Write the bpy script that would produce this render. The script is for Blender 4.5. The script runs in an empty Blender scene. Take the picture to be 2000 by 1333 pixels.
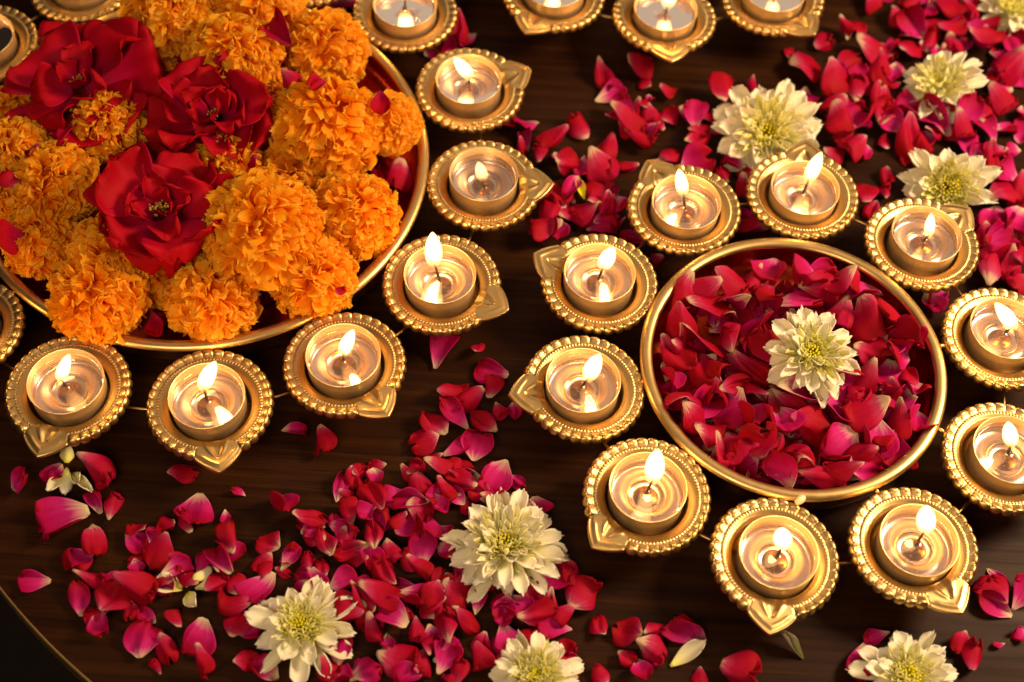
import bpy, math, random
import numpy as np
from mathutils import Matrix, Vector

# ------------------------------------------------------------------ camera, world, lights, exposure
S = 0.001                                  # everything below is written in millimetres
scene = bpy.context.scene
col = scene.collection
HZ = 26.0                                  # height of the diya trays above the table

cam_data = bpy.data.cameras.new('camera')
cam = bpy.data.objects.new('camera', cam_data)
col.objects.link(cam)
CAM_C = Vector((-0.678716, -516.487994, 656.978263)); CAM_R = Vector((0.997864, 0.055265, 0.034840)); CAM_U = Vector((-0.065330, 0.844124, 0.532152)); CAM_F = Vector((0.000000, 0.533291, -0.845932))
cam.matrix_world = Matrix(((CAM_R[0], CAM_U[0], -CAM_F[0], CAM_C[0]*S), (CAM_R[1], CAM_U[1], -CAM_F[1], CAM_C[1]*S),
                           (CAM_R[2], CAM_U[2], -CAM_F[2], CAM_C[2]*S), (0, 0, 0, 1)))
cam_data.sensor_width = 36.0
cam_data.lens = 51.646
cam_data.clip_start = 0.02
cam_data.clip_end = 30.0
cam_data.dof.use_dof = True
cam_data.dof.focus_distance = 0.735
cam_data.dof.aperture_fstop = 5.8
scene.camera = cam

world = bpy.data.worlds.new('World')
scene.world = world
world.use_nodes = True
world.node_tree.nodes['Background'].inputs['Color'].default_value = (1.0, 0.62, 0.42, 1)
world.node_tree.nodes['Background'].inputs['Strength'].default_value = 0.02

def area_light(name, loc, target, size, power, colour):
    d = bpy.data.lights.new(name, 'AREA'); d.shape = 'DISK'; d.size = size * S; d.energy = power; d.color = colour
    o = bpy.data.objects.new(name, d); col.objects.link(o)
    o.location = Vector(loc) * S
    o.rotation_euler = (Vector(target) - Vector(loc)).to_track_quat('-Z', 'Y').to_euler()
    return o
area_light('key_lamp', (760, 40, 660), (60, -80, 0), 320, 14.0, (1.0, 0.72, 0.43))
area_light('overhead_fill', (120, 560, 1150), (0, -80, 0), 1800, 4.3, (1.0, 0.69, 0.46))  # added unseen soft panel, evens the light and reflections on trays and wax
area_light('front_fill', (-260, -860, 900), (-80, -60, 0), 500, 5.8, (1.0, 0.72, 0.44))  # added unseen fill behind the camera, brightens the flowers' near sides
CANDLE_POWER = 0.027

vs = scene.view_settings
vs.view_transform = 'Standard'; vs.look = 'None'; vs.exposure = 0.0; vs.gamma = 1.0; vs.use_curve_mapping = False
scene.render.engine = 'CYCLES'
scene.cycles.use_denoising = True
scene.cycles.max_bounces = 10
scene.cycles.transparent_max_bounces = 12
scene.cycles.sample_clamp_indirect = 6.0
scene.cycles.caustics_reflective = True
scene.cycles.blur_glossy = 1.0
scene.cycles.caustics_refractive = False

# ------------------------------------------------------------------ data measured from the photograph (table millimetres, degrees)
SMALL_PETALS = [(-199.4,-212.0,13.1,9.2,-78,'i'),(-189.9,-214.5,15.7,8.1,-88,'o'),(-130.3,-201.6,8.5,3.5,-17,'i'),(-153.3,-219.9,15.2,7.2,-63,'o'),(-134.3,-215.0,9.1,5.5,108,'i'),(-167.1,-228.4,11.0,7.9,-108,'i'),(-172.0,-244.3,10.8,8.0,110,'i'),(-158.3,-250.1,14.7,8.4,-17,'o'),(-191.2,-251.6,17.9,5.7,173,'o'),(-183.2,-275.1,14.1,10.3,111,'i'),(-171.3,-266.5,10.3,7.5,101,'o'),(-162.8,-268.0,12.2,7.0,-35,'i'),(-148.8,-269.9,9.9,8.6,-89,'o'),(-153.6,-292.4,9.2,5.0,-61,'o'),(-122.7,-250.2,12.4,9.8,-72,'o'),(-80.1,-195.7,16.9,6.8,-102,'i'),(-74.0,-191.1,13.4,8.5,105,'o'),(-64.3,-189.5,12.4,8.5,96,'i'),(-91.8,-219.5,11.6,9.2,-154,'i'),(-81.1,-214.3,9.8,6.6,-92,'i'),(-50.3,-213.8,11.8,9.2,15,'o'),(-45.1,-182.5,12.7,10.2,-127,'o'),(-27.3,-196.9,17.3,7.6,104,'o'),(-31.8,-202.6,16.9,8.6,122,'i'),(-69.1,-234.4,15.1,7.9,15,'o'),(-91.2,-236.9,12.6,7.2,-73,'o'),(-83.8,-238.9,12.5,8.1,-65,'o'),(-36.0,-238.1,17.8,6.6,133,'o'),(-28.5,-242.7,13.1,6.5,-104,'o'),(-56.5,-270.5,16.5,8.0,124,'o'),(-35.9,-266.6,15.6,8.0,105,'o'),(-49.1,-274.0,12.7,7.1,96,'i'),(-28.1,-275.0,13.4,9.9,-104,'o'),(-17.1,-287.1,11.3,9.9,45,'o'),(-112.3,-287.2,14.2,10.3,-155,'o'),(-76.4,-291.9,7.8,6.2,-16,'o'),(-68.0,-292.1,12.8,8.2,-176,'i'),(-113.6,-273.6,12.9,7.5,-176,'i'),(-18.2,-109.8,13.2,6.8,-103,'o'),(-8.0,-133.1,13.9,9.9,-86,'o'),(-4.4,-145.9,11.6,9.2,111,'o'),(2.7,-145.4,11.9,7.3,93,'i'),(-20.4,-189.0,17.9,7.8,-18,'o'),(-106.8,-167.3,14.1,5.5,179,'i'),(19.4,-198.0,13.1,11.5,102,'i'),(-7.4,-198.2,8.5,7.8,-176,'i'),(25.4,-251.8,18.4,6.7,83,'o'),(31.5,-256.1,13.0,10.1,64,'o'),(-5.5,-272.3,14.3,10.0,75,'o'),(-27.4,-252.4,8.4,5.3,46,'o'),(-8.3,-251.8,14.8,5.9,-96,'i'),(-15.3,-286.5,14.7,9.1,-105,'o'),(7.2,-279.0,14.1,10.8,-116,'o'),(36.5,-275.5,8.0,6.1,-17,'i'),(49.1,-258.7,13.5,9.4,-69,'o'),(74.6,-260.8,14.3,8.6,-156,'o'),(62.4,-273.7,11.2,8.7,142,'o'),(50.4,-282.7,12.1,8.5,-59,'o'),(35.3,-283.0,14.6,10.1,-156,'i'),(-27.3,-217.1,15.4,9.7,122,'i'),(-16.7,-238.2,11.5,7.7,-95,'i'),(96.1,-280.3,10.9,7.9,80,'o'),(180.7,-255.0,14.1,8.2,24,'i'),(219.2,-255.7,13.9,9.3,58,'o'),(238.1,-254.8,7.6,3.6,23,'i'),(241.4,-221.2,15.6,7.4,125,'i'),(248.4,-248.7,9.9,7.0,32,'i'),(132.5,84.3,15.6,5.7,88,'o'),(104.3,57.2,11.8,9.8,-151,'o'),(99.8,44.2,14.1,9.6,-151,'o'),(190.4,73.6,15.0,10.2,-132,'o'),(218.0,68.2,12.3,8.4,-152,'o'),(279.0,64.5,16.1,9.2,172,'i'),(257.5,-19.5,16.5,9.1,92,'o'),(207.0,22.4,15.4,8.6,78,'o'),(205.5,10.2,15.1,6.9,-110,'o'),(197.1,-1.2,16.2,8.6,63,'o'),(126.6,19.3,14.9,10.0,-66,'o'),(292.6,78.5,14.3,9.8,90,'i'),(191.4,133.2,12.0,5.7,-108,'i'),(258.4,147.9,16.9,7.2,-110,'o'),(217.1,123.0,12.3,7.8,-141,'i'),(240.9,128.9,19.8,7.2,-110,'o'),(244.3,120.7,11.4,8.7,39,'i'),(283.7,121.3,12.6,10.1,143,'i'),(269.5,113.9,8.1,4.0,29,'i'),(67.6,82.6,11.3,8.7,-46,'o'),(71.4,71.3,9.9,5.4,98,'i'),(-12.6,43.9,12.2,9.7,-150,'o'),(-1.6,33.3,14.9,6.8,-87,'i'),(-0.5,26.7,12.4,7.8,127,'o'),(7.9,18.9,15.2,8.9,-71,'o'),(61.0,58.0,16.6,6.0,83,'o'),(18.8,22.7,11.8,7.4,117,'i'),(48.3,16.7,12.3,9.7,-8,'i'),(58.5,18.5,12.3,8.2,29,'o'),(24.2,-6.5,15.1,7.6,100,'o'),(27.0,-2.6,18.8,7.0,68,'i'),(39.1,-21.5,12.1,9.1,-20,'o'),(53.4,-23.0,11.4,4.7,39,'o'),(75.6,-46.5,11.4,7.4,66,'i'),(228.3,-59.2,16.9,9.0,61,'i'),(-60.4,97.2,10.1,9.3,-149,'i')]
TABLE_PETALS = [
(-235.4,-203.8,14.7,12.0,-152,'i','small crimson rose petal, tip left, lower-left of the leftmost candle'),
(-222.1,-197.8,14.2,11.3,74,'i','small crimson rose petal, tip up-right, lower-left of the leftmost candle'),
(-199.0,-197.9,22.9,14.7,153,'o','medium magenta pink rose petal, tip up-left, lower-right of the leftmost candle'),
(-211.7,-222.7,28.3,22.1,27,'i','big crimson rose petal, tip right, above the round table edge'),
(-193.8,-232.9,22.0,11.6,110,'o','medium magenta pink rose petal, tip up, upper-right of the round table edge'),
(-199.2,-243.6,16.2,15.2,50,'i','small crimson rose petal, tip up-right, upper-right of the round table edge'),
(-157.9,-193.6,17.1,10.8,-164,'o','medium magenta pink rose petal, tip left, above the white floret scrap'),
(-149.5,-213.8,23.7,18.9,91,'i','medium crimson rose petal, tip up, above the white floret scrap'),
(-130.8,-229.3,18.3,10.3,-90,'o','medium magenta pink rose petal, tip down, upper-right of the white floret scrap'),
(-132.0,-241.5,18.2,11.8,-81,'i','medium crimson rose petal, tip down, upper-right of the white floret scrap'),
(-162.3,-236.7,20.0,15.6,71,'o','medium magenta pink rose petal, tip up-right, upper-left of the white floret scrap'),
(-153.1,-243.8,17.1,9.1,-154,'i','medium crimson rose petal, tip left, upper-left of the white floret scrap'),
(-167.5,-255.8,24.4,13.6,154,'o','medium magenta pink rose petal, tip up-left, left of the white floret scrap'),
(-179.1,-260.8,19.8,18.5,-114,'o','broad magenta pink rose petal, tip down-left, left of the white floret scrap'),
(-195.3,-261.9,18.8,9.8,-78,'i','medium crimson rose petal, tip down, right of the round table edge'),
(-162.1,-280.2,20.4,17.1,-89,'i','broad crimson rose petal, tip down, lower-left of the white floret scrap'),
(-150.5,-284.2,17.6,9.3,118,'o','medium magenta pink rose petal, tip up, below the white floret scrap'),
(-134.6,-278.3,20.6,14.9,70,'i','medium crimson rose petal, tip up-right, below the white floret scrap'),
(-130.1,-291.6,17.8,8.7,99,'o','narrow magenta pink rose petal, tip up, below the white floret scrap'),
(-122.0,-260.2,17.7,11.3,-7,'o','medium magenta pink rose petal, tip right, right of the white floret scrap'),
(-119.7,-269.9,16.0,13.8,-101,'o','small magenta pink rose petal, tip down, lower-right of the white floret scrap'),
(-105.6,-207.5,17.3,12.9,116,'i','medium crimson rose petal, tip up, above the lower-left chrysanthemum'),
(-111.2,-227.9,14.2,13.3,-27,'o','small magenta pink rose petal, tip down-right, above the lower-left chrysanthemum'),
(-63.8,-201.3,22.0,14.2,-57,'o','medium magenta pink rose petal, tip down-right, left of the widest bottom chrysanthemum'),
(-74.0,-209.3,15.7,10.5,-47,'o','small magenta pink rose petal, tip down-right, upper-right of the lower-left chrysanthemum'),
(-91.8,-213.2,20.6,12.4,-165,'o','medium magenta pink rose petal, tip left, above the lower-left chrysanthemum'),
(-82.9,-226.7,19.6,10.0,-65,'o','medium magenta pink rose petal, tip down, above the lower-left chrysanthemum'),
(-75.4,-221.8,15.5,13.0,173,'i','second-from-left small crimson rose petal, tip left, upper-right of the lower-left chrysanthemum'),
(-57.8,-212.6,18.2,8.7,-112,'i','narrow crimson rose petal, tip down-left, left of the widest bottom chrysanthemum'),
(-61.8,-220.8,19.7,9.2,-75,'o','narrow magenta pink rose petal, tip down, upper-right of the lower-left chrysanthemum'),
(-52.6,-198.7,16.6,13.5,26,'i','small crimson rose petal, tip right, upper-left of the widest bottom chrysanthemum'),
(-44.6,-205.4,19.1,10.3,4,'i','medium crimson rose petal, tip right, left of the widest bottom chrysanthemum'),
(-41.7,-192.4,17.5,11.4,104,'o','medium magenta pink rose petal, tip up, upper-left of the widest bottom chrysanthemum'),
(-31.6,-184.3,17.6,9.6,-165,'o','medium magenta pink rose petal, tip left, upper-left of the widest bottom chrysanthemum'),
(-34.8,-215.4,18.9,13.0,95,'i','medium crimson rose petal, tip up, left of the widest bottom chrysanthemum'),
(-44.5,-215.2,17.2,15.2,-154,'i','broad crimson rose petal, tip left, left of the widest bottom chrysanthemum'),
(-37.0,-227.0,19.4,12.9,-85,'i','medium crimson rose petal, tip down, left of the widest bottom chrysanthemum'),
(-71.2,-230.3,20.5,9.0,26,'o','narrow magenta pink rose petal, tip right, upper-right of the lower-left chrysanthemum'),
(-59.9,-231.2,15.6,10.1,105,'i','small crimson rose petal, tip up, upper-right of the lower-left chrysanthemum'),
(-52.9,-229.0,14.6,11.0,105,'o','small magenta pink rose petal, tip up, upper-right of the lower-left chrysanthemum'),
(-54.2,-239.4,22.8,11.0,-56,'o','narrow magenta pink rose petal, tip down-right, upper-right of the lower-left chrysanthemum'),
(-73.6,-244.2,15.8,10.8,-154,'i','leftmost small crimson rose petal, tip left, upper-right of the lower-left chrysanthemum'),
(-84.4,-246.6,16.2,10.0,97,'i','small crimson rose petal, tip up, above the lower-left chrysanthemum'),
(-111.3,-251.9,20.7,17.1,69,'i','broad crimson rose petal, tip up-right, upper-left of the lower-left chrysanthemum'),
(-67.9,-258.9,16.5,14.4,25,'o','small magenta pink rose petal, tip right, right of the lower-left chrysanthemum'),
(-62.2,-254.3,21.4,10.0,134,'o','narrow magenta pink rose petal, tip up-left, right of the lower-left chrysanthemum'),
(-54.5,-252.1,21.0,16.5,-165,'o','leftmost medium magenta pink rose petal, tip left, right of the lower-left chrysanthemum'),
(-40.4,-251.2,16.3,12.2,153,'i','small crimson rose petal, tip up-left, lower-left of the widest bottom chrysanthemum'),
(-30.1,-251.3,15.6,12.0,66,'o','small magenta pink rose petal, tip up-right, lower-left of the widest bottom chrysanthemum'),
(-20.8,-248.9,17.8,12.7,-76,'o','medium magenta pink rose petal, tip down, lower-left of the widest bottom chrysanthemum'),
(-23.4,-265.8,22.9,11.6,-76,'o','medium magenta pink rose petal, tip down, upper-left of the bottom-edge chrysanthemum'),
(-47.2,-262.5,17.9,13.8,-27,'i','medium crimson rose petal, tip down-right, right of the lower-left chrysanthemum'),
(-43.7,-281.7,21.6,16.5,174,'o','second-from-left medium magenta pink rose petal, tip left, right of the lower-left chrysanthemum'),
(-32.8,-283.4,16.0,11.5,85,'o','leftmost small magenta pink rose petal, tip up, left of the bottom-edge chrysanthemum'),
(-22.3,-280.3,16.9,12.5,-105,'i','small crimson rose petal, tip down, left of the bottom-edge chrysanthemum'),
(-104.9,-290.7,17.8,12.2,-26,'i','medium crimson rose petal, tip down-right, lower-left of the lower-left chrysanthemum'),
(-70.2,-279.5,16.0,9.8,-93,'i','small crimson rose petal, tip down, lower-right of the lower-left chrysanthemum'),
(-56.8,-289.8,16.1,11.9,-155,'i','second-from-left small crimson rose petal, tip left, lower-right of the lower-left chrysanthemum'),
(-37.6,-290.1,15.4,10.9,35,'i','small crimson rose petal, tip up-right, lower-right of the lower-left chrysanthemum'),
(-36.4,-113.8,22.4,14.5,-103,'i','medium crimson rose petal, tip down, below the upright-flame candle'),
(-11.4,-125.0,19.6,12.3,-19,'i','medium crimson rose petal, tip right, upper-left of the left-pointing spout'),
(-29.1,-138.4,19.2,10.4,-164,'o','medium magenta pink rose petal, tip left, left of the left-pointing spout'),
(-19.8,-143.8,19.0,11.8,38,'o','medium magenta pink rose petal, tip up-right, left of the left-pointing spout'),
(-28.1,-151.0,22.6,8.8,-40,'i','narrow crimson rose petal, tip down-right, left of the left-pointing spout'),
(-36.9,-156.5,19.7,13.6,-49,'o','medium magenta pink rose petal, tip down-right, left of the left-pointing spout'),
(-12.4,-153.8,19.1,10.6,-40,'o','medium magenta pink rose petal, tip down-right, lower-left of the left-pointing spout'),
(-41.5,-167.2,17.4,14.4,27,'o','broad magenta pink rose petal, tip right, lower-left of the left-pointing spout'),
(-14.3,-167.5,21.8,16.3,-104,'i','medium crimson rose petal, tip down, lower-left of the left-pointing spout'),
(-25.2,-171.5,16.6,9.8,-153,'i','small crimson rose petal, tip left, lower-left of the left-pointing spout'),
(-2.0,-186.9,21.9,15.4,66,'i','medium crimson rose petal, tip up-right, above the widest bottom chrysanthemum'),
(-91.5,-172.5,16.8,13.5,97,'o','small magenta pink rose petal, tip up, lower-left of the upright-flame candle'),
(34.4,-234.6,16.9,9.5,101,'o','small magenta pink rose petal, tip up, lower-right of the widest bottom chrysanthemum'),
(26.3,-237.6,19.4,13.5,-155,'i','medium crimson rose petal, tip left, lower-right of the widest bottom chrysanthemum'),
(39.9,-245.3,19.2,16.2,-126,'o','broad magenta pink rose petal, tip down-left, upper-right of the bottom-edge chrysanthemum'),
(4.3,-254.8,15.6,10.9,84,'i','small crimson rose petal, tip up, below the widest bottom chrysanthemum'),
(19.0,-254.6,22.2,11.5,-166,'o','medium magenta pink rose petal, tip left, above the bottom-edge chrysanthemum'),
(28.1,-263.2,18.0,11.3,14,'i','medium crimson rose petal, tip right, upper-right of the bottom-edge chrysanthemum'),
(15.9,-267.8,16.0,11.7,-116,'o','small magenta pink rose petal, tip down-left, above the bottom-edge chrysanthemum'),
(5.1,-267.8,16.9,12.6,113,'i','small crimson rose petal, tip up, upper-left of the bottom-edge chrysanthemum'),
(-18.1,-249.4,19.3,16.8,152,'o','broad magenta pink rose petal, tip up-left, lower-left of the widest bottom chrysanthemum'),
(-11.3,-262.1,18.2,9.6,153,'o','medium magenta pink rose petal, tip up-left, upper-left of the bottom-edge chrysanthemum'),
(-21.0,-277.2,16.1,12.9,-155,'i','small crimson rose petal, tip left, left of the bottom-edge chrysanthemum'),
(-5.1,-278.3,15.9,11.6,94,'o','second-from-left small magenta pink rose petal, tip up, left of the bottom-edge chrysanthemum'),
(32.1,-272.8,17.2,11.9,-156,'o','medium magenta pink rose petal, tip left, upper-right of the bottom-edge chrysanthemum'),
(61.5,-261.7,16.9,15.1,-28,'o','small magenta pink rose petal, tip down-right, upper-right of the bottom-edge chrysanthemum'),
(73.2,-270.7,18.3,15.0,152,'o','broad magenta pink rose petal, tip up-left, right of the bottom-edge chrysanthemum'),
(69.0,-280.7,17.3,10.0,100,'i','medium crimson rose petal, tip up, right of the bottom-edge chrysanthemum'),
(88.5,-259.8,18.9,17.6,-61,'i','broad crimson rose petal, tip down-right, left of the lowest spout'),
(-22.9,-225.0,15.4,11.9,152,'i','second-from-left small crimson rose petal, tip up-left, left of the widest bottom chrysanthemum'),
(114.7,-276.6,20.2,17.2,152,'o','broad magenta pink rose petal, tip up-left, lower-left of the lowest spout'),
(172.6,-268.7,23.4,15.9,77,'i','medium crimson rose petal, tip up, left of the lower-right chrysanthemum'),
(223.2,-262.0,17.1,9.7,-105,'o','medium magenta pink rose petal, tip down, right of the lower-right chrysanthemum'),
(238.2,-228.3,18.5,17.5,-66,'o','broad magenta pink rose petal, tip down-right, upper-right of the lower-right chrysanthemum'),
(237.1,-236.9,20.9,9.4,-30,'i','narrow crimson rose petal, tip down-right, upper-right of the lower-right chrysanthemum'),
(251.8,-228.3,20.5,13.2,-115,'i','medium crimson rose petal, tip down, upper-right of the lower-right chrysanthemum'),
(163.8,103.0,22.7,26.5,-175,'o','broad magenta pink rose petal, tip left, upper-right of the large back chrysanthemum'),
(111.0,72.6,27.1,16.5,-114,'o','big magenta pink rose petal, tip down-left, upper-left of the large back chrysanthemum'),
(164.1,79.8,20.1,13.2,95,'i','medium crimson rose petal, tip up, upper-right of the large back chrysanthemum'),
(97.5,54.1,21.3,14.6,-91,'i','medium crimson rose petal, tip down, below the top-centre spout'),
(98.3,37.8,19.8,8.2,-151,'o','narrow magenta pink rose petal, tip left, left of the large back chrysanthemum'),
(98.1,25.5,21.9,20.2,-151,'i','broad crimson rose petal, tip left, lower-left of the large back chrysanthemum'),
(190.8,109.4,17.9,13.8,-162,'o','medium magenta pink rose petal, tip left, left of the right-edge chrysanthemum'),
(204.3,114.6,23.4,19.3,171,'o','broad magenta pink rose petal, tip left, left of the right-edge chrysanthemum'),
(182.2,100.5,13.8,13.9,144,'i','small crimson rose petal, tip up-left, upper-right of the large back chrysanthemum'),
(206.5,104.0,30.9,12.5,78,'o','big magenta pink rose petal, tip up, left of the right-edge chrysanthemum'),
(216.4,102.2,19.7,11.7,64,'i','medium crimson rose petal, tip up-right, left of the right-edge chrysanthemum'),
(182.4,88.6,26.4,21.3,121,'o','broad magenta pink rose petal, tip up-left, upper-right of the large back chrysanthemum'),
(193.7,85.6,25.5,13.5,-101,'o','medium magenta pink rose petal, tip down, left of the right-edge chrysanthemum'),
(208.8,81.7,24.5,14.5,93,'o','medium magenta pink rose petal, tip up, left of the right-edge chrysanthemum'),
(197.0,97.8,20.0,12.2,-69,'i','medium crimson rose petal, tip down-right, left of the right-edge chrysanthemum'),
(179.3,70.1,20.7,14.7,39,'o','leftmost medium magenta pink rose petal, tip up-right, right of the large back chrysanthemum'),
(192.6,63.5,27.0,15.1,-132,'i','medium crimson rose petal, tip down-left, right of the large back chrysanthemum'),
(178.4,54.7,24.3,17.0,112,'o','medium magenta pink rose petal, tip up-left, right of the large back chrysanthemum'),
(182.9,48.7,16.9,10.9,28,'o','small magenta pink rose petal, tip right, right of the large back chrysanthemum'),
(208.7,68.7,25.1,15.6,-109,'o','medium magenta pink rose petal, tip down, lower-left of the right-edge chrysanthemum'),
(211.8,58.8,18.6,14.8,-35,'i','medium crimson rose petal, tip down-right, lower-left of the right-edge chrysanthemum'),
(189.6,40.6,21.5,15.4,38,'o','second-from-left medium magenta pink rose petal, tip up-right, right of the large back chrysanthemum'),
(224.6,48.5,33.2,21.3,93,'o','big magenta pink rose petal, tip up, upper-left of the yellow-eyed chrysanthemum'),
(235.0,65.9,31.4,15.5,-60,'i','big crimson rose petal, tip down-right, lower-left of the right-edge chrysanthemum'),
(237.1,57.1,19.6,11.0,-152,'o','medium magenta pink rose petal, tip left, above the yellow-eyed chrysanthemum'),
(251.9,58.4,22.7,12.7,120,'o','medium magenta pink rose petal, tip up-left, above the yellow-eyed chrysanthemum'),
(242.4,71.6,17.9,8.8,-110,'o','narrow magenta pink rose petal, tip down, below the right-edge chrysanthemum'),
(255.1,70.1,26.8,15.4,-111,'i','medium crimson rose petal, tip down, lower-right of the right-edge chrysanthemum'),
(269.5,75.2,21.0,8.8,-111,'o','narrow magenta pink rose petal, tip down, lower-right of the right-edge chrysanthemum'),
(277.2,82.4,23.1,17.0,143,'o','medium magenta pink rose petal, tip up-left, right of the right-edge chrysanthemum'),
(268.8,61.1,20.2,14.8,-71,'i','medium crimson rose petal, tip down-right, lower-right of the right-edge chrysanthemum'),
(261.7,41.7,20.2,12.9,-111,'i','second-from-left medium crimson rose petal, tip down, upper-right of the yellow-eyed chrysanthemum'),
(271.6,43.7,20.8,14.0,37,'i','medium crimson rose petal, tip up-right, upper-right of the yellow-eyed chrysanthemum'),
(268.8,36.1,23.4,13.2,109,'o','medium magenta pink rose petal, tip up-left, right of the yellow-eyed chrysanthemum'),
(277.6,29.5,19.7,22.0,-22,'i','broad crimson rose petal, tip right, right of the yellow-eyed chrysanthemum'),
(272.9,14.6,28.8,19.5,-153,'o','big magenta pink rose petal, tip left, right of the yellow-eyed chrysanthemum'),
(281.7,16.5,26.7,12.8,75,'o','narrow magenta pink rose petal, tip up, right of the yellow-eyed chrysanthemum'),
(266.9,-3.7,27.1,19.6,91,'i','big crimson rose petal, tip up, lower-right of the yellow-eyed chrysanthemum'),
(278.1,-3.9,27.4,17.8,60,'i','big crimson rose petal, tip up-right, lower-right of the yellow-eyed chrysanthemum'),
(263.8,-21.3,22.4,20.6,172,'i','leftmost broad crimson rose petal, tip left, lower-right of the yellow-eyed chrysanthemum'),
(194.4,8.1,18.1,15.1,-68,'o','broad magenta pink rose petal, tip down-right, left of the yellow-eyed chrysanthemum'),
(177.1,33.3,14.1,11.4,-175,'o','small magenta pink rose petal, tip left, lower-right of the large back chrysanthemum'),
(119.1,24.8,16.0,9.9,-21,'i','small crimson rose petal, tip right, lower-left of the large back chrysanthemum'),
(112.2,14.5,16.1,11.1,-66,'o','leftmost small magenta pink rose petal, tip down-right, lower-left of the large back chrysanthemum'),
(124.2,2.3,17.3,12.1,65,'o','medium magenta pink rose petal, tip up-right, below the large back chrysanthemum'),
(129.3,-17.2,27.1,16.4,28,'i','big crimson rose petal, tip right, below the large back chrysanthemum'),
(124.4,-23.4,20.6,12.0,-21,'o','medium magenta pink rose petal, tip right, below the large back chrysanthemum'),
(291.1,66.8,18.8,15.2,-152,'i','broad crimson rose petal, tip left, lower-right of the right-edge chrysanthemum'),
(224.2,76.5,21.7,19.9,-22,'i','broad crimson rose petal, tip right, lower-left of the right-edge chrysanthemum'),
(244.4,80.9,20.0,15.5,-152,'i','medium crimson rose petal, tip left, below the right-edge chrysanthemum'),
(230.6,50.3,21.6,10.0,62,'i','narrow crimson rose petal, tip up-right, upper-left of the yellow-eyed chrysanthemum'),
(256.7,48.7,22.3,13.8,-80,'i','leftmost medium crimson rose petal, tip down, upper-right of the yellow-eyed chrysanthemum'),
(208.1,157.6,14.0,14.9,143,'o','small magenta pink rose petal, tip up-left, upper-left of the right-edge chrysanthemum'),
(199.7,139.7,17.4,10.1,-79,'o','medium magenta pink rose petal, tip down, upper-left of the right-edge chrysanthemum'),
(232.3,159.3,22.5,11.1,40,'o','narrow magenta pink rose petal, tip up-right, upper-left of the right-edge chrysanthemum'),
(223.4,147.7,17.4,12.6,119,'o','medium magenta pink rose petal, tip up-left, upper-left of the right-edge chrysanthemum'),
(229.2,140.4,25.5,13.1,-50,'i','medium crimson rose petal, tip down-right, upper-left of the right-edge chrysanthemum'),
(256.1,160.5,26.9,20.9,142,'o','medium magenta pink rose petal, tip up-left, left of the top-corner chrysanthemum'),
(244.9,155.5,20.2,9.2,64,'i','narrow crimson rose petal, tip up-right, above the right-edge chrysanthemum'),
(244.5,144.7,14.9,12.7,171,'o','small magenta pink rose petal, tip left, above the right-edge chrysanthemum'),
(266.7,158.5,22.6,11.2,108,'o','narrow magenta pink rose petal, tip up-left, left of the top-corner chrysanthemum'),
(256.8,139.0,21.3,12.0,-162,'o','medium magenta pink rose petal, tip left, above the right-edge chrysanthemum'),
(275.9,144.6,23.4,16.2,171,'i','medium crimson rose petal, tip left, lower-left of the top-corner chrysanthemum'),
(274.9,130.0,28.0,11.9,-162,'o','big magenta pink rose petal, tip left, lower-left of the top-corner chrysanthemum'),
(228.3,122.1,25.9,17.4,-132,'o','medium magenta pink rose petal, tip down-left, upper-left of the right-edge chrysanthemum'),
(254.5,124.4,21.7,12.3,84,'o','medium magenta pink rose petal, tip up, above the right-edge chrysanthemum'),
(296.0,140.6,19.1,14.1,107,'i','medium crimson rose petal, tip up-left, below the top-corner chrysanthemum'),
(294.7,129.9,25.0,16.8,-82,'i','medium crimson rose petal, tip down, below the top-corner chrysanthemum'),
(284.1,112.9,31.5,16.1,38,'o','big magenta pink rose petal, tip up-right, right of the right-edge chrysanthemum'),
(294.6,107.3,17.9,14.1,-152,'i','medium crimson rose petal, tip left, below the top-corner chrysanthemum'),
(277.1,101.1,17.3,11.1,91,'o','medium magenta pink rose petal, tip up, right of the right-edge chrysanthemum'),
(217.7,165.4,17.2,9.0,-162,'i','medium crimson rose petal, tip left, upper-left of the right-edge chrysanthemum'),
(240.2,166.5,16.6,9.7,-150,'i','small crimson rose petal, tip left, above the right-edge chrysanthemum'),
(273.6,169.0,22.9,10.1,63,'i','narrow crimson rose petal, tip up-right, left of the top-corner chrysanthemum'),
(43.9,84.6,25.5,9.2,103,'o','narrow magenta pink rose petal, tip up, left of the top-centre spout'),
(47.2,72.7,20.9,14.4,-150,'i','medium crimson rose petal, tip left, lower-left of the top-centre spout'),
(66.0,90.6,18.1,17.2,-156,'o','broad magenta pink rose petal, tip left, lower-left of the top-centre spout'),
(-1.4,43.9,20.2,13.9,30,'i','medium crimson rose petal, tip right, upper-right of the dullest candle'),
(29.9,43.7,19.1,12.3,-64,'o','medium magenta pink rose petal, tip down-right, above the yellow petal'),
(14.0,31.8,22.4,12.5,55,'o','medium magenta pink rose petal, tip up-right, upper-left of the yellow petal'),
(46.6,28.8,26.9,15.1,68,'o','medium magenta pink rose petal, tip up-right, upper-right of the yellow petal'),
(52.1,51.4,20.6,12.9,-151,'o','medium magenta pink rose petal, tip left, upper-right of the yellow petal'),
(56.5,57.7,21.2,9.5,-45,'i','narrow crimson rose petal, tip down-right, lower-left of the top-centre spout'),
(58.2,45.1,27.5,14.5,172,'o','big magenta pink rose petal, tip left, upper-right of the yellow petal'),
(65.7,37.1,21.8,8.8,159,'o','narrow magenta pink rose petal, tip left, upper-right of the yellow petal'),
(73.1,43.5,19.0,10.7,67,'i','medium crimson rose petal, tip up-right, below the top-centre spout'),
(23.5,14.6,20.0,15.9,-163,'o','medium magenta pink rose petal, tip left, upper-left of the yellow petal'),
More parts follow.
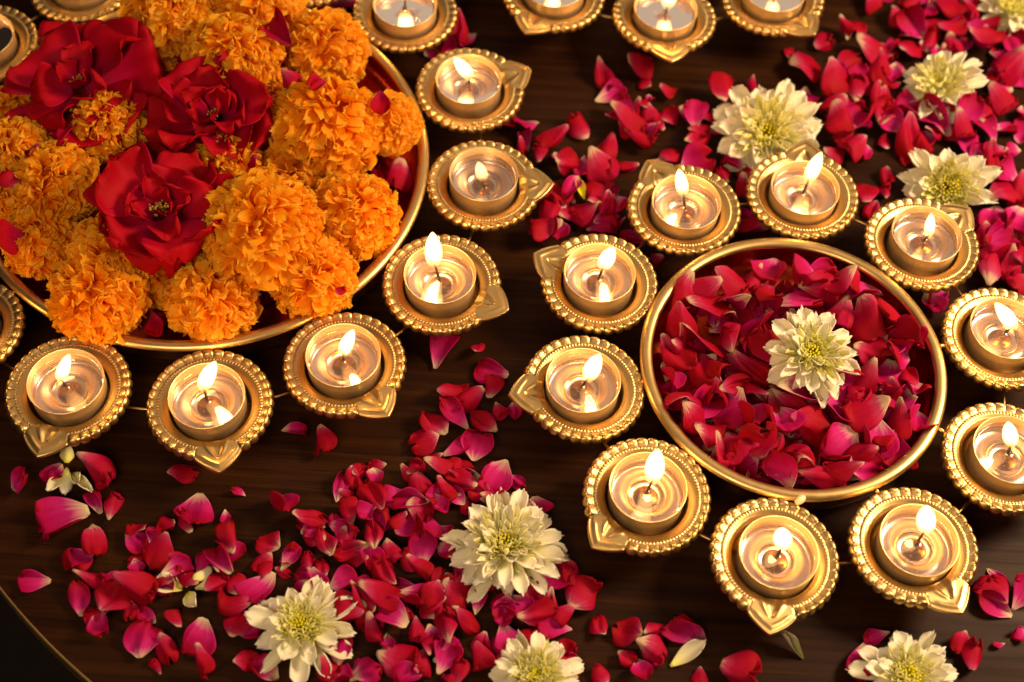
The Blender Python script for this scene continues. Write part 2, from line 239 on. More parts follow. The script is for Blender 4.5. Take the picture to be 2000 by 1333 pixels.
(32.2,15.4,18.9,9.2,84,'i','narrow crimson rose petal, tip up, above the yellow petal'),
(42.5,12.5,24.2,19.4,126,'o','broad magenta pink rose petal, tip up-left, upper-right of the yellow petal'),
(40.8,-6.0,19.8,11.8,-63,'o','medium magenta pink rose petal, tip down-right, lower-right of the yellow petal'),
(15.7,-9.0,22.0,15.1,127,'o','medium magenta pink rose petal, tip up-left, left of the yellow petal'),
(82.0,27.5,17.6,11.0,-141,'o','medium magenta pink rose petal, tip down-left, right of the yellow petal'),
(14.1,-21.7,25.5,12.5,-104,'o','narrow magenta pink rose petal, tip down, lower-left of the yellow petal'),
(13.3,-35.9,19.8,17.0,-8,'o','broad magenta pink rose petal, tip right, above the curled-wick candle'),
(23.0,-32.5,19.1,11.0,68,'i','medium crimson rose petal, tip up-right, upper-right of the curled-wick candle'),
(34.0,-18.3,19.4,15.8,29,'o','broad magenta pink rose petal, tip right, below the yellow petal'),
(47.5,-16.3,18.1,9.9,91,'o','medium magenta pink rose petal, tip up, lower-right of the yellow petal'),
(47.7,-22.5,16.0,11.8,-152,'i','small crimson rose petal, tip left, lower-right of the yellow petal'),
(45.0,-29.8,19.8,12.2,172,'i','medium crimson rose petal, tip left, lower-right of the yellow petal'),
(62.1,-32.8,16.8,11.6,28,'i','small crimson rose petal, tip right, lower-right of the yellow petal'),
(266.2,-22.4,22.3,18.3,-153,'i','second-from-left broad crimson rose petal, tip left, lower-right of the yellow-eyed chrysanthemum'),
(257.0,-18.9,16.8,10.1,92,'o','leftmost small magenta pink rose petal, tip up, lower-right of the yellow-eyed chrysanthemum'),
(258.6,-40.5,30.6,16.8,-105,'o','big magenta pink rose petal, tip down, lower-right of the yellow-eyed chrysanthemum'),
(274.9,-29.3,19.7,10.6,-113,'o','medium magenta pink rose petal, tip down, lower-right of the yellow-eyed chrysanthemum'),
(268.6,-36.4,23.2,12.2,75,'o','medium magenta pink rose petal, tip up, lower-right of the yellow-eyed chrysanthemum'),
(274.0,-47.5,18.4,12.8,44,'o','medium magenta pink rose petal, tip up-right, lower-right of the yellow-eyed chrysanthemum'),
(223.9,-62.8,16.3,12.4,112,'i','small crimson rose petal, tip up-left, below the yellow-eyed chrysanthemum'),
(-51.5,100.9,23.1,12.6,102,'i','medium crimson rose petal, tip up, above the dullest candle'),
(-45.6,108.6,25.8,12.6,87,'o','narrow magenta pink rose petal, tip up, above the dullest candle'),
(-39.6,107.4,21.3,8.2,63,'i','narrow crimson rose petal, tip up-right, above the dullest candle'),
(-123.6,125.5,22.8,21.1,44,'i','broad crimson rose petal, tip up-right, upper-left of the dullest candle'),
(-110.9,129.6,21.6,18.5,147,'i','broad crimson rose petal, tip up-left, upper-left of the dullest candle'),
(-117.3,117.4,23.6,12.7,89,'i','medium crimson rose petal, tip up, upper-left of the dullest candle'),
]
BOWL_PETALS = [
(130.5,-59.1,28.8,16.1,72,'i','big crimson rose petal, tip up, upper-left of the flower in the bowl'),
(112.6,-76.3,24.0,13.6,160,'o','medium magenta pink rose petal, tip left, upper-left of the flower in the bowl'),
(123.6,-70.2,22.1,10.0,64,'o','narrow magenta pink rose petal, tip up-right, upper-left of the flower in the bowl'),
(114.6,-82.6,29.5,12.7,-54,'o','big magenta pink rose petal, tip down-right, upper-left of the flower in the bowl'),
(85.6,-83.6,24.7,13.5,73,'o','medium magenta pink rose petal, tip up, far left of the flower in the bowl'),
(95.3,-81.5,25.6,11.4,27,'o','narrow magenta pink rose petal, tip right, far left of the flower in the bowl'),
(88.8,-94.8,31.5,9.7,73,'o','big magenta pink rose petal, tip up, far left of the flower in the bowl'),
(83.4,-92.7,25.9,8.5,81,'i','second-from-left narrow crimson rose petal, tip up, far left of the flower in the bowl'),
(100.5,-92.6,25.4,15.4,-153,'o','medium magenta pink rose petal, tip left, left of the flower in the bowl'),
(108.0,-93.3,24.4,10.4,-74,'o','narrow magenta pink rose petal, tip down, left of the flower in the bowl'),
(78.1,-103.2,23.6,11.2,99,'o','narrow magenta pink rose petal, tip up, far left of the flower in the bowl'),
(80.2,-116.7,32.6,14.9,127,'o','big magenta pink rose petal, tip up-left, far left of the flower in the bowl'),
(98.1,-109.2,28.7,23.3,-153,'o','big magenta pink rose petal, tip left, left of the flower in the bowl'),
(95.9,-122.9,33.2,19.0,81,'o','big magenta pink rose petal, tip up, left of the flower in the bowl'),
(107.6,-110.9,15.4,11.9,-64,'o','small magenta pink rose petal, tip down-right, left of the flower in the bowl'),
(85.5,-115.1,13.0,8.5,-176,'o','small magenta pink rose petal, tip left, far left of the flower in the bowl'),
(81.2,-130.0,18.3,7.5,108,'i','leftmost narrow crimson rose petal, tip up, far left of the flower in the bowl'),
(86.3,-144.0,24.7,16.9,-82,'o','medium magenta pink rose petal, tip down, far left of the flower in the bowl'),
(95.5,-148.0,23.4,13.2,-125,'i','medium crimson rose petal, tip down-left, far lower-left of the flower in the bowl'),
(102.9,-138.0,21.4,10.7,89,'o','medium magenta pink rose petal, tip up, lower-left of the flower in the bowl'),
(109.9,-148.1,28.0,17.6,63,'i','big crimson rose petal, tip up-right, lower-left of the flower in the bowl'),
(121.5,-137.8,18.0,10.7,-54,'o','leftmost medium magenta pink rose petal, tip down-right, lower-left of the flower in the bowl'),
(113.2,-137.2,19.1,6.8,-164,'o','narrow magenta pink rose petal, tip left, lower-left of the flower in the bowl'),
(118.8,-124.8,28.2,10.9,126,'o','big magenta pink rose petal, tip up-left, left of the flower in the bowl'),
(126.9,-99.4,31.3,15.8,63,'i','big crimson rose petal, tip up-right, close left of the flower in the bowl'),
(130.7,-111.6,23.0,16.0,-65,'o','medium magenta pink rose petal, tip down-right, close left of the flower in the bowl'),
(134.0,-81.0,22.1,11.0,80,'o','narrow magenta pink rose petal, tip up, close upper-left of the flower in the bowl'),
(151.9,-67.9,31.2,19.9,46,'i','big crimson rose petal, tip up-right, close above the flower in the bowl'),
(158.1,-72.7,32.8,14.7,-164,'o','big magenta pink rose petal, tip left, close above the flower in the bowl'),
(146.8,-82.6,22.6,12.1,172,'i','medium crimson rose petal, tip left, close upper-left of the flower in the bowl'),
(169.7,-59.9,32.6,14.7,22,'o','big magenta pink rose petal, tip right, above the flower in the bowl'),
(160.2,-55.4,18.5,9.3,-175,'i','medium crimson rose petal, tip left, above the flower in the bowl'),
(176.9,-67.3,20.2,10.4,95,'o','medium magenta pink rose petal, tip up, close upper-right of the flower in the bowl'),
(182.0,-72.1,22.8,8.8,16,'i','narrow crimson rose petal, tip right, close upper-right of the flower in the bowl'),
(188.3,-88.3,35.2,19.4,77,'o','big magenta pink rose petal, tip up, close right of the flower in the bowl'),
(194.7,-87.8,25.4,15.3,45,'o','medium magenta pink rose petal, tip up-right, right of the flower in the bowl'),
(178.2,-95.5,33.6,23.5,113,'o','big magenta pink rose petal, tip up-left, close right of the flower in the bowl'),
(167.1,-84.9,29.3,14.6,62,'o','big magenta pink rose petal, tip up-right, close upper-right of the flower in the bowl'),
(182.4,-110.1,17.2,16.2,160,'o','broad magenta pink rose petal, tip left, close right of the flower in the bowl'),
(195.3,-106.6,28.8,17.8,61,'i','big crimson rose petal, tip up-right, right of the flower in the bowl'),
(204.1,-103.5,22.9,9.7,113,'i','narrow crimson rose petal, tip up-left, right of the flower in the bowl'),
(211.3,-94.1,19.1,11.9,69,'o','medium magenta pink rose petal, tip up, right of the flower in the bowl'),
(196.7,-115.2,29.5,12.4,16,'i','big crimson rose petal, tip right, right of the flower in the bowl'),
(188.8,-123.1,32.4,18.7,61,'i','big crimson rose petal, tip up-right, lower-right of the flower in the bowl'),
(200.2,-123.4,18.5,8.1,-67,'o','narrow magenta pink rose petal, tip down-right, right of the flower in the bowl'),
(176.8,-130.0,22.2,14.0,61,'o','medium magenta pink rose petal, tip up-right, close lower-right of the flower in the bowl'),
(155.5,-138.8,16.0,12.6,173,'o','small magenta pink rose petal, tip left, close below the flower in the bowl'),
(142.1,-138.6,22.7,14.8,-165,'i','medium crimson rose petal, tip left, close lower-left of the flower in the bowl'),
(169.3,-134.2,23.7,17.0,-154,'i','medium crimson rose petal, tip left, close lower-right of the flower in the bowl'),
(159.4,-143.2,28.3,18.1,149,'i','big crimson rose petal, tip up-left, close below the flower in the bowl'),
(181.4,-138.0,24.1,13.4,15,'o','medium magenta pink rose petal, tip right, lower-right of the flower in the bowl'),
(176.7,-145.5,27.6,17.2,15,'o','big magenta pink rose petal, tip right, lower-right of the flower in the bowl'),
(190.9,-134.9,14.5,8.7,94,'o','small magenta pink rose petal, tip up, lower-right of the flower in the bowl'),
(196.8,-139.2,21.3,10.3,25,'i','narrow crimson rose petal, tip right, lower-right of the flower in the bowl'),
(188.7,-150.4,20.4,12.5,61,'o','second-from-left medium magenta pink rose petal, tip up-right, lower-right of the flower in the bowl'),
(136.6,-146.1,21.4,14.7,126,'o','medium magenta pink rose petal, tip up-left, lower-left of the flower in the bowl'),
(131.2,-154.7,31.8,18.5,79,'i','big crimson rose petal, tip up, lower-left of the flower in the bowl'),
(123.0,-154.2,20.5,13.3,97,'i','medium crimson rose petal, tip up, lower-left of the flower in the bowl'),
(149.5,-155.7,25.9,15.0,173,'o','medium magenta pink rose petal, tip left, below the flower in the bowl'),
(110.5,-167.8,32.0,23.3,107,'o','big magenta pink rose petal, tip up, far lower-left of the flower in the bowl'),
(99.4,-162.9,19.8,11.7,-165,'o','medium magenta pink rose petal, tip left, far lower-left of the flower in the bowl'),
(123.5,-170.2,21.3,16.4,-64,'o','second-from-left medium magenta pink rose petal, tip down-right, lower-left of the flower in the bowl'),
(132.8,-166.1,11.6,7.0,88,'o','tiny magenta pink rose petal, tip up, below the flower in the bowl'),
(146.6,-171.9,25.4,14.8,-74,'o','medium magenta pink rose petal, tip down, below the flower in the bowl'),
(163.3,-163.9,30.9,15.3,44,'i','big crimson rose petal, tip up-right, below the flower in the bowl'),
(163.5,-176.3,19.9,10.6,-7,'o','medium magenta pink rose petal, tip right, far below the flower in the bowl'),
(136.3,-178.3,22.6,13.6,-155,'o','medium magenta pink rose petal, tip left, far below the flower in the bowl'),
(135.1,-181.8,19.8,15.0,-64,'i','medium crimson rose petal, tip down-right, far below the flower in the bowl'),
(154.0,-183.7,24.3,9.2,173,'o','narrow magenta pink rose petal, tip left, far below the flower in the bowl'),
(183.8,-160.0,24.7,14.2,86,'i','leftmost medium crimson rose petal, tip up, lower-right of the flower in the bowl'),
(174.6,-175.5,18.1,14.8,-155,'i','broad crimson rose petal, tip left, far below the flower in the bowl'),
(190.5,-165.3,18.9,12.1,94,'i','medium crimson rose petal, tip up, far lower-right of the flower in the bowl'),
(186.0,-158.7,17.3,9.2,52,'o','leftmost medium magenta pink rose petal, tip up-right, lower-right of the flower in the bowl'),
(106.3,-173.8,17.4,10.2,128,'o','second-from-left medium magenta pink rose petal, tip up-left, far lower-left of the flower in the bowl'),
(171.0,-169.0,17.1,9.2,4,'o','medium magenta pink rose petal, tip right, below the flower in the bowl'),
(91.3,-158.8,19.7,11.9,138,'o','leftmost medium magenta pink rose petal, tip up-left, far lower-left of the flower in the bowl'),
(199.3,-146.1,20.6,11.4,60,'i','medium crimson rose petal, tip up-right, lower-right of the flower in the bowl'),
(211.6,-101.6,16.0,9.4,69,'i','small crimson rose petal, tip up, right of the flower in the bowl'),
(203.8,-130.4,18.0,10.5,77,'i','second-from-left medium crimson rose petal, tip up, lower-right of the flower in the bowl'),
]
MARIGOLDS = [
(-203.8,63.2,52,26.9,'marigold at the top edge, left of the pair above the roses'),
(-155.3,73.5,50,25.2,'orange marigold at the top edge above the yellowish one'),
(-162.2,31.5,58,24.9,'yellowish marigold behind the right rose'),
(-116.3,57.9,40,24.1,'round marigold at the back right against the rim'),
(-107.9,-5.4,48,30.1,'biggest marigold, right of the right rose'),
(-76.6,10.4,36,18.5,'marigold pressed to the right rim with a dark petal stuck on it'),
(-222.5,-15.2,48,20.2,'small marigold ringed by the three roses'),
(-269.4,-30.1,40,20.1,'marigold at the left edge under the top left rose'),
(-242.3,-53.5,44,23.2,'pale marigold left of the lower rose'),
(-130.9,-80.0,54,30.4,'large front marigold right of the lower rose'),
(-88.3,-53.2,36,24.1,'marigold near the right rim below the biggest one'),
(-106.0,-92.6,35,23.0,'marigold by the front right rim'),
(-153.6,-109.6,33,23.2,'marigold at the front rim, centre'),
(-209.9,-113.4,34,24.6,'marigold overhanging the front left rim'),
(-205.8,-93.4,42,21.6,'marigold just below left of the lower rose'),
(-246.4,-81.2,34,20.4,'dim marigold by the left rim'),
(-272.0,-60.0,34,15.9,'marigold cut by the left edge'),
(-155.8,-35.9,46,18.7,'marigold half hidden between the right and lower roses'),
(-137.4,21.0,40,16.2,'marigold peeking out between the right rose and biggest marigold'),
(-179.6,-94.5,26,16.3,'shaded marigold low in the front gap'),
(-103.0,-23.9,30,16.5,'shaded marigold under the biggest marigold'),
(-123.6,-30.2,38,17.9,'marigold wedged between the biggest and the front one'),
(-280.5,4.6,34,15.2,'marigold under the top left rose by the rim'),
(-209.6,31.4,34,17.0,'low marigold under the roses'),
(-256.5,21.5,32,16.8,'hidden marigold under the top left rose'),
]
MARIGOLD_BOWL_PETALS = [
(-138.5,37.9,68.5,29.3,15.9,-60,'i','big crimson rose petal, tip down-right, upper-right of the right rose'),
(-138.9,45.2,40.5,26.5,13.0,105,'i','narrow crimson rose petal, tip up, upper-left of the big right marigold'),
(-124.9,5.0,71.5,23.2,16.0,148,'o','medium magenta pink rose petal, tip up-left, upper-left of the big right marigold'),
(-110.7,-1.5,76.5,13.6,12.6,31,'i','small crimson rose petal, tip right, above the big right marigold'),
(-164.1,13.7,76.0,10.9,11.4,-148,'i','tiny crimson rose petal, tip left, above the right rose'),
(-78.7,5.3,57.5,20.5,12.9,103,'i','medium crimson rose petal, tip up, right of the big right marigold'),
(-68.2,-14.2,23.0,27.4,20.1,71,'o','big magenta pink rose petal, tip up-right, lower-right of the big right marigold'),
(-181.7,-121.7,23.0,23.8,11.3,109,'i','narrow crimson rose petal, tip up, below the lower rose'),
(-261.7,-60.2,57.5,14.3,12.5,-19,'o','leftmost small magenta pink rose petal, tip right, lower-left of the top left rose'),
(-256.8,-91.6,49.5,21.4,22.5,44,'i','broad crimson rose petal, tip up-right, left of the lower rose'),
(-141.2,-39.9,59.0,12.2,10.3,31,'o','small magenta pink rose petal, tip right, above the front marigold'),
(-88.3,-106.8,44.5,7.5,6.4,-151,'o','tiny magenta pink rose petal, tip left, lower-right of the front marigold'),
(-253.9,-43.4,62.5,13.5,12.3,18,'o','second-from-left small magenta pink rose petal, tip right, lower-left of the top left rose'),
]
ROSES = [
(-239.7,4.0,66,43.9,15,'open red rose with broad flat petals at the top left of the marigold bowl'),
(-165.7,-11.7,68,34.5,70,'dark red rose with tightly layered petals right of the other two'),
(-181.7,-76.1,68,37.5,200,'red rose with a visible yellow centre lowest in the marigold bowl'),
]
CHRYSANTHEMUMS = [
(244.5,90.7,10,27.1,0,-20,'smaller cream chrysanthemum among petals near the right edge'),
(138.1,43.1,13,33.2,20,-5,'large cream chrysanthemum touching the diya behind the petal bowl'),
(240.3,15.4,12,28.7,35,-15,'cream chrysanthemum with a bright yellow eye tilted beside a spout'),
(294.6,159.6,10,24.5,0,0,'cream chrysanthemum cropped by the top right corner'),
(2.8,-225.0,12,28.9,0,0,'widest cream chrysanthemum at the bottom centre of the table'),
(-88.7,-271.4,11,24.4,0,0,'white chrysanthemum with a yellow button eye at the lower left'),
(20.4,-288.8,12,21.4,0,0,'cream chrysanthemum cropped by the bottom edge'),
(190.9,-276.3,12,23.7,0,0,'white and yellow chrysanthemum at the lower right'),
(148.9,-121.6,40,25.0,10,6,'cream chrysanthemum lying on the petals in the smaller bowl'),
]
HOLDERS = {
'A1': (-216.8,-163.6,-100.3),
'A2': (-146.4,-166.4,-73.6),
'A3': (-83.6,-138.5,-49.1),
'A4': (-39.2,-86.4,-21.0),
'A5': (-21.7,-19.5,5.9),
'A6': (-34.0,48.3,27.7),
'A7': (-76.0,104.8,54.9),
'B1': (43.0,-79.0,158.2),
'B2': (36.8,-143.4,-167.3),
'B3': (68.5,-200.8,-131.6),
'B4': (128.6,-228.7,-95.1),
'B5': (194.6,-217.8,-59.8),
'B6': (243.6,-167.3,-24.3),
'B7': (251.0,-97.2,12.5),
'B8': (215.3,-39.9,42.0),
'B9': (152.5,-11.6,84.3),
'B10': (87.5,-27.2,121.9),
'T2': (76.9,115.4,-83.7),
'T3': (142.0,136.4,-52.5),
'T1': (10.5,128.2,-113.5),
'A8': (-136.2,135.8,80.0),
'A9': (-205.2,138.3,105.8),
'A10': (-268.5,110.7,131.5),
'A11': (-313.4,58.3,157.2),
'A12': (-331.2,-8.4,182.9),
'A13': (-318.3,-76.2,-151.4),
'A14': (-277.3,-131.7,-125.7),
'T4': (182.1,192.5,-23.7),
'T5': (192.3,259.3,6.3),
'T6': (167.8,322.3,36.3),
'T7': (115.1,364.5,66.3),
'T8': (48.3,374.7,96.3),
'T9': (-14.7,350.2,126.3),
'T10': (-56.9,297.5,156.3),
'T11': (-67.1,230.7,-173.7),
'T12': (-42.6,167.7,-143.7),
}
CANDLES = [
('A1',0.1,0.6,(-2.0,0.4),(7.2,1.8),23.5,5.9,'leftmost lit tealight, below the marigold bowl, drops of wax floating in it'),
('A2',-0.9,0.5,(-3.0,3.8),(6.5,4.7),25.6,7.2,'tealight with a long flame leaning right, front centre of the marigold ring'),
('A3',-0.4,0.7,(-0.4,0.9),(6.2,1.4),22.6,6.3,'tealight third from the left at the front right of the marigold bowl'),
('A4',-0.9,1.3,(-4.3,6.3),(-5.0,8.1),26.0,8.2,'tealight with the tall upright flame and bare black wick, right of the marigolds'),
('A5',-0.2,1.6,(-0.3,-3.0),(-3.0,-3.5),16.0,6.1,'tealight with the smallest dull flame, beside the marigold bowl'),
('A6',-0.8,1.4,(-0.3,1.8),(-8.7,-3.6),21.3,7.2,'tealight whose flame blows left, upper right of the marigold bowl'),
('A7',0.0,0.0,(-0.6,3.7),(0.0,2.4),19.4,7.2,'tealight cut by the top edge, behind the marigold bowl rim'),
('A10',0.0,0.0,(-0.7,0.1),(-2.7,0.6),22.0,8.0,'tealight at the top left edge behind the roses'),
('A11',0.0,0.0,(-0.1,0.5),(2.6,-1.7),22.0,8.0,'tealight cut by the left edge beside the top left rose'),
('A14',0.0,0.0,(-0.0,-0.9),(0.7,-0.2),22.0,8.0,'tealight at the left edge beyond the frame below the marigolds'),
('A8',0.0,0.0,(-0.6,0.1),(-2.9,0.1),22.0,8.0,'tealight just above the frame behind the orange marigolds'),
('B1',-0.6,1.3,(1.0,4.5),(4.8,3.8),18.7,7.5,'tealight with a curled black wick at upper left of the petal bowl'),
('B2',-1.0,0.2,(1.3,0.9),(5.2,1.3),22.9,7.6,'tealight left of the petal bowl, its spout pointing left'),
('B3',-0.2,1.0,(1.8,4.9),(1.3,7.4),25.8,8.3,'tealight with the widest flame, lower left of the petal bowl'),
('B4',0.7,-0.3,(2.3,3.2),(-0.6,3.8),15.0,7.9,'tealight with a short round flame, lowest in front of the petal bowl'),
('B5',1.0,-0.3,(3.7,5.0),(-0.1,7.7),19.0,8.3,'tealight at the lower right in front of the petal bowl'),
('B6',1.6,0.7,(1.2,3.4),(-5.8,4.8),18.6,7.1,'tealight cut by the right edge, lower of the two'),
('B7',0.7,1.5,(3.3,1.7),(-13.9,-1.4),25.3,8.0,'tealight cut by the right edge, its flame blowing left'),
('B8',0.9,1.3,(1.0,-0.8),(-2.6,-0.7),20.0,5.0,'tealight with the thinnest flame beside the yellow-eyed chrysanthemum'),
('B9',0.1,-1.1,(1.6,3.1),(3.2,1.2),27.1,7.0,'tealight under the large chrysanthemum, right one behind the petal bowl'),
('B10',0.4,-0.3,(-1.6,3.9),(-6.7,3.5),21.5,6.4,'tealight with a straight flame, left one behind the petal bowl'),
('T1',0.0,0.0,(-0.4,0.4),(1.3,2.5),22.0,8.0,'tealight at the top edge, left of three'),
('T2',0.0,0.0,(0.6,-0.6),(1.8,1.6),22.0,8.0,'tealight at the top edge, middle of three'),
('T3',0.0,0.0,(0.6,-0.8),(4.6,1.7),22.0,8.0,'tealight at the top edge, right of three'),
]

# ------------------------------------------------------------------ helpers
def new_mat(name):
    m = bpy.data.materials.new(name); m.use_nodes = True
    nt = m.node_tree; nt.nodes.clear()
    out = nt.nodes.new('ShaderNodeOutputMaterial')
    return m, nt, out
def N(nt, kind, **kw):
    n = nt.nodes.new(kind)
    for k, v in kw.items():
        if k.startswith('i_'): n.inputs[k[2:].replace('_', ' ')].default_value = v
        else: setattr(n, k, v)
    return n
def L(nt, a, b): nt.links.new(a, b)
def ramp(nt, fac, stops):
    n = nt.nodes.new('ShaderNodeValToRGB'); e = n.color_ramp.elements
    while len(e) < len(stops): e.new(0.5)
    for i, (p, c) in enumerate(stops):
        e[i].position = p; e[i].color = (c[0], c[1], c[2], 1)
    L(nt, fac, n.inputs['Fac'])
    return n
def mixc(nt, fac, a, b, mode='MIX'):
    n = nt.nodes.new('ShaderNodeMix'); n.data_type = 'RGBA'; n.blend_type = mode
    for sock, v in ((0, fac), (6, a), (7, b)):
        if hasattr(v, 'links'): L(nt, v, n.inputs[sock])
        else: n.inputs[sock].default_value = v if sock == 0 else (v[0], v[1], v[2], 1)
    return n.outputs[2]
def math_node(nt, op, a, b=0.0):
    n = nt.nodes.new('ShaderNodeMath'); n.operation = op
    for i, v in enumerate((a, b)):
        if hasattr(v, 'links'): L(nt, v, n.inputs[i])
        else: n.inputs[i].default_value = v
    return n.outputs[0]

def mesh_from(name, verts, faces, mats=(), smooth=True, attr=None, mat_index=None):
    me = bpy.data.meshes.new(name)
    v = np.asarray(verts, dtype=float) * S
    me.from_pydata(v.tolist(), [], faces)
    if attr is not None:
        a = me.attributes.new('pt', 'FLOAT_COLOR', 'POINT')
        a.data.foreach_set('color', np.asarray(attr, dtype=np.float32).ravel())
    for m in mats: me.materials.append(m)
    if mat_index is not None: me.polygons.foreach_set('material_index', mat_index)
    me.polygons.foreach_set('use_smooth', [smooth] * len(me.polygons))
    me.update()
    return me
def obj(name, me, parent=None, loc=None, rot=None, scale=None, matrix=None):
    o = bpy.data.objects.new(name, me); col.objects.link(o)
    if parent is not None: o.parent = parent
    if matrix is not None: o.matrix_local = matrix
    if loc is not None: o.location = (loc[0]*S, loc[1]*S, loc[2]*S)
    if rot is not None: o.rotation_euler = rot
    if scale is not None: o.scale = scale
    return o
def tag(o, label, cat, group=None, kind=None):
    if label: o['label'] = label
    if cat: o['category'] = cat
    if group: o['group'] = group
    if kind: o['kind'] = kind
    return o
def grid_faces(nr, nc, close=False, off=0):
    f = []
    for i in range(nr - 1):
        for j in range(nc if close else nc - 1):
            j2 = (j + 1) % nc
            f.append((off+i*nc+j, off+i*nc+j2, off+(i+1)*nc+j2, off+(i+1)*nc+j))
    return f
def lathe(profile, n=96):
    v = []
    for (r, z) in profile:
        for k in range(n):
            a = 2*math.pi*k/n
            v.append((r*math.cos(a), r*math.sin(a), z))
    return v, grid_faces(len(profile), n, True)
def tube(points, radii, n=10):
    P = [Vector(p) for p in points]; v = []
    for i, p in enumerate(P):
        t = (P[min(i+1, len(P)-1)] - P[max(i-1, 0)]).normalized()
        a = t.orthogonal().normalized(); 
        ref = Vector((0.31, 0.77, 0.55)); a = (ref - t*ref.dot(t)).normalized(); b = t.cross(a)
        for k in range(n):
            th = 2*math.pi*k/n
            q = p + (a*math.cos(th) + b*math.sin(th))*radii[i]
            v.append(tuple(q))
    f = grid_faces(len(P), n, True)
    f.append(tuple(range(n-1, -1, -1))); f.append(tuple(range((len(P)-1)*n, len(P)*n)))
    return v, f

# ------------------------------------------------------------------ materials
def gold_material(name, base, rough, scratch=0.06, wear=1.0):
    m, nt, out = new_mat(name)
    p = N(nt, 'ShaderNodeBsdfPrincipled'); L(nt, p.outputs[0], out.inputs[0])
    tc = N(nt, 'ShaderNodeTexCoord')
    oi = N(nt, 'ShaderNodeObjectInfo'); off = N(nt, 'ShaderNodeVectorMath', operation='ADD')
    L(nt, tc.outputs['Object'], off.inputs[0]); L(nt, oi.outputs['Random'], off.inputs[1])
    no = N(nt, 'ShaderNodeTexNoise', i_Scale=220.0, i_Detail=4.0); L(nt, off.outputs[0], no.inputs['Vector'])
    n2 = N(nt, 'ShaderNodeTexNoise', i_Scale=45.0, i_Detail=5.0, i_Roughness=0.65); L(nt, off.outputs[0], n2.inputs['Vector'])
    c = mixc(nt, n2.outputs['Fac'], [base[0]*(1-0.26*wear), base[1]*(1-0.30*wear), base[2]*(1-0.38*wear)], [min(1, b*(1+0.16*wear)) for b in base])
    L(nt, c, p.inputs['Base Color'])
    p.inputs['Metallic'].default_value = 1.0
    r = math_node(nt, 'MULTIPLY_ADD', no.outputs['Fac'], scratch*2); r.node.inputs[2].default_value = rough - scratch
    L(nt, r, p.inputs['Roughness'])
    bp = N(nt, 'ShaderNodeBump', i_Strength=0.06, i_Distance=0.0004); L(nt, no.outputs['Fac'], bp.inputs['Height']); L(nt, bp.outputs[0], p.inputs['Normal'])
    return m
GOLD = gold_material('satin_gold', (0.68, 0.480, 0.203), 0.37)
BOWL_GOLD = gold_material('brushed_bowl_gold', (0.78, 0.52, 0.21), 0.17)
BOWL_RED = gold_material('bowl_inside_red_glow', (0.80, 0.105, 0.04), 0.26)  # bowl metal tinted red: the petals' reflected glow put into the colour
WIRE_GOLD = gold_material('wire_gold', (0.55, 0.36, 0.15), 0.35)
ALU = gold_material('tealight_aluminium', (0.88, 0.67, 0.40), 0.40, 0.05)
CUP_IN = gold_material('tealight_inside', (0.56, 0.48, 0.48), 0.24, 0.03, 0.15)
ALU.node_tree.nodes['Principled BSDF'].inputs['Metallic'].default_value = 0.75
CUP_IN.node_tree.nodes['Bump'].inputs['Strength'].default_value = 0.0
CUP_IN.node_tree.nodes['Principled BSDF'].inputs['Metallic'].default_value = 0.8
TAB = gold_material('wick_tab_metal', (0.22, 0.095, 0.018), 0.26)
RING = gold_material('cup_floor_ring', (0.95, 0.62, 0.22), 0.22)  # embossed ring in brighter gold, the flame's reflection painted in

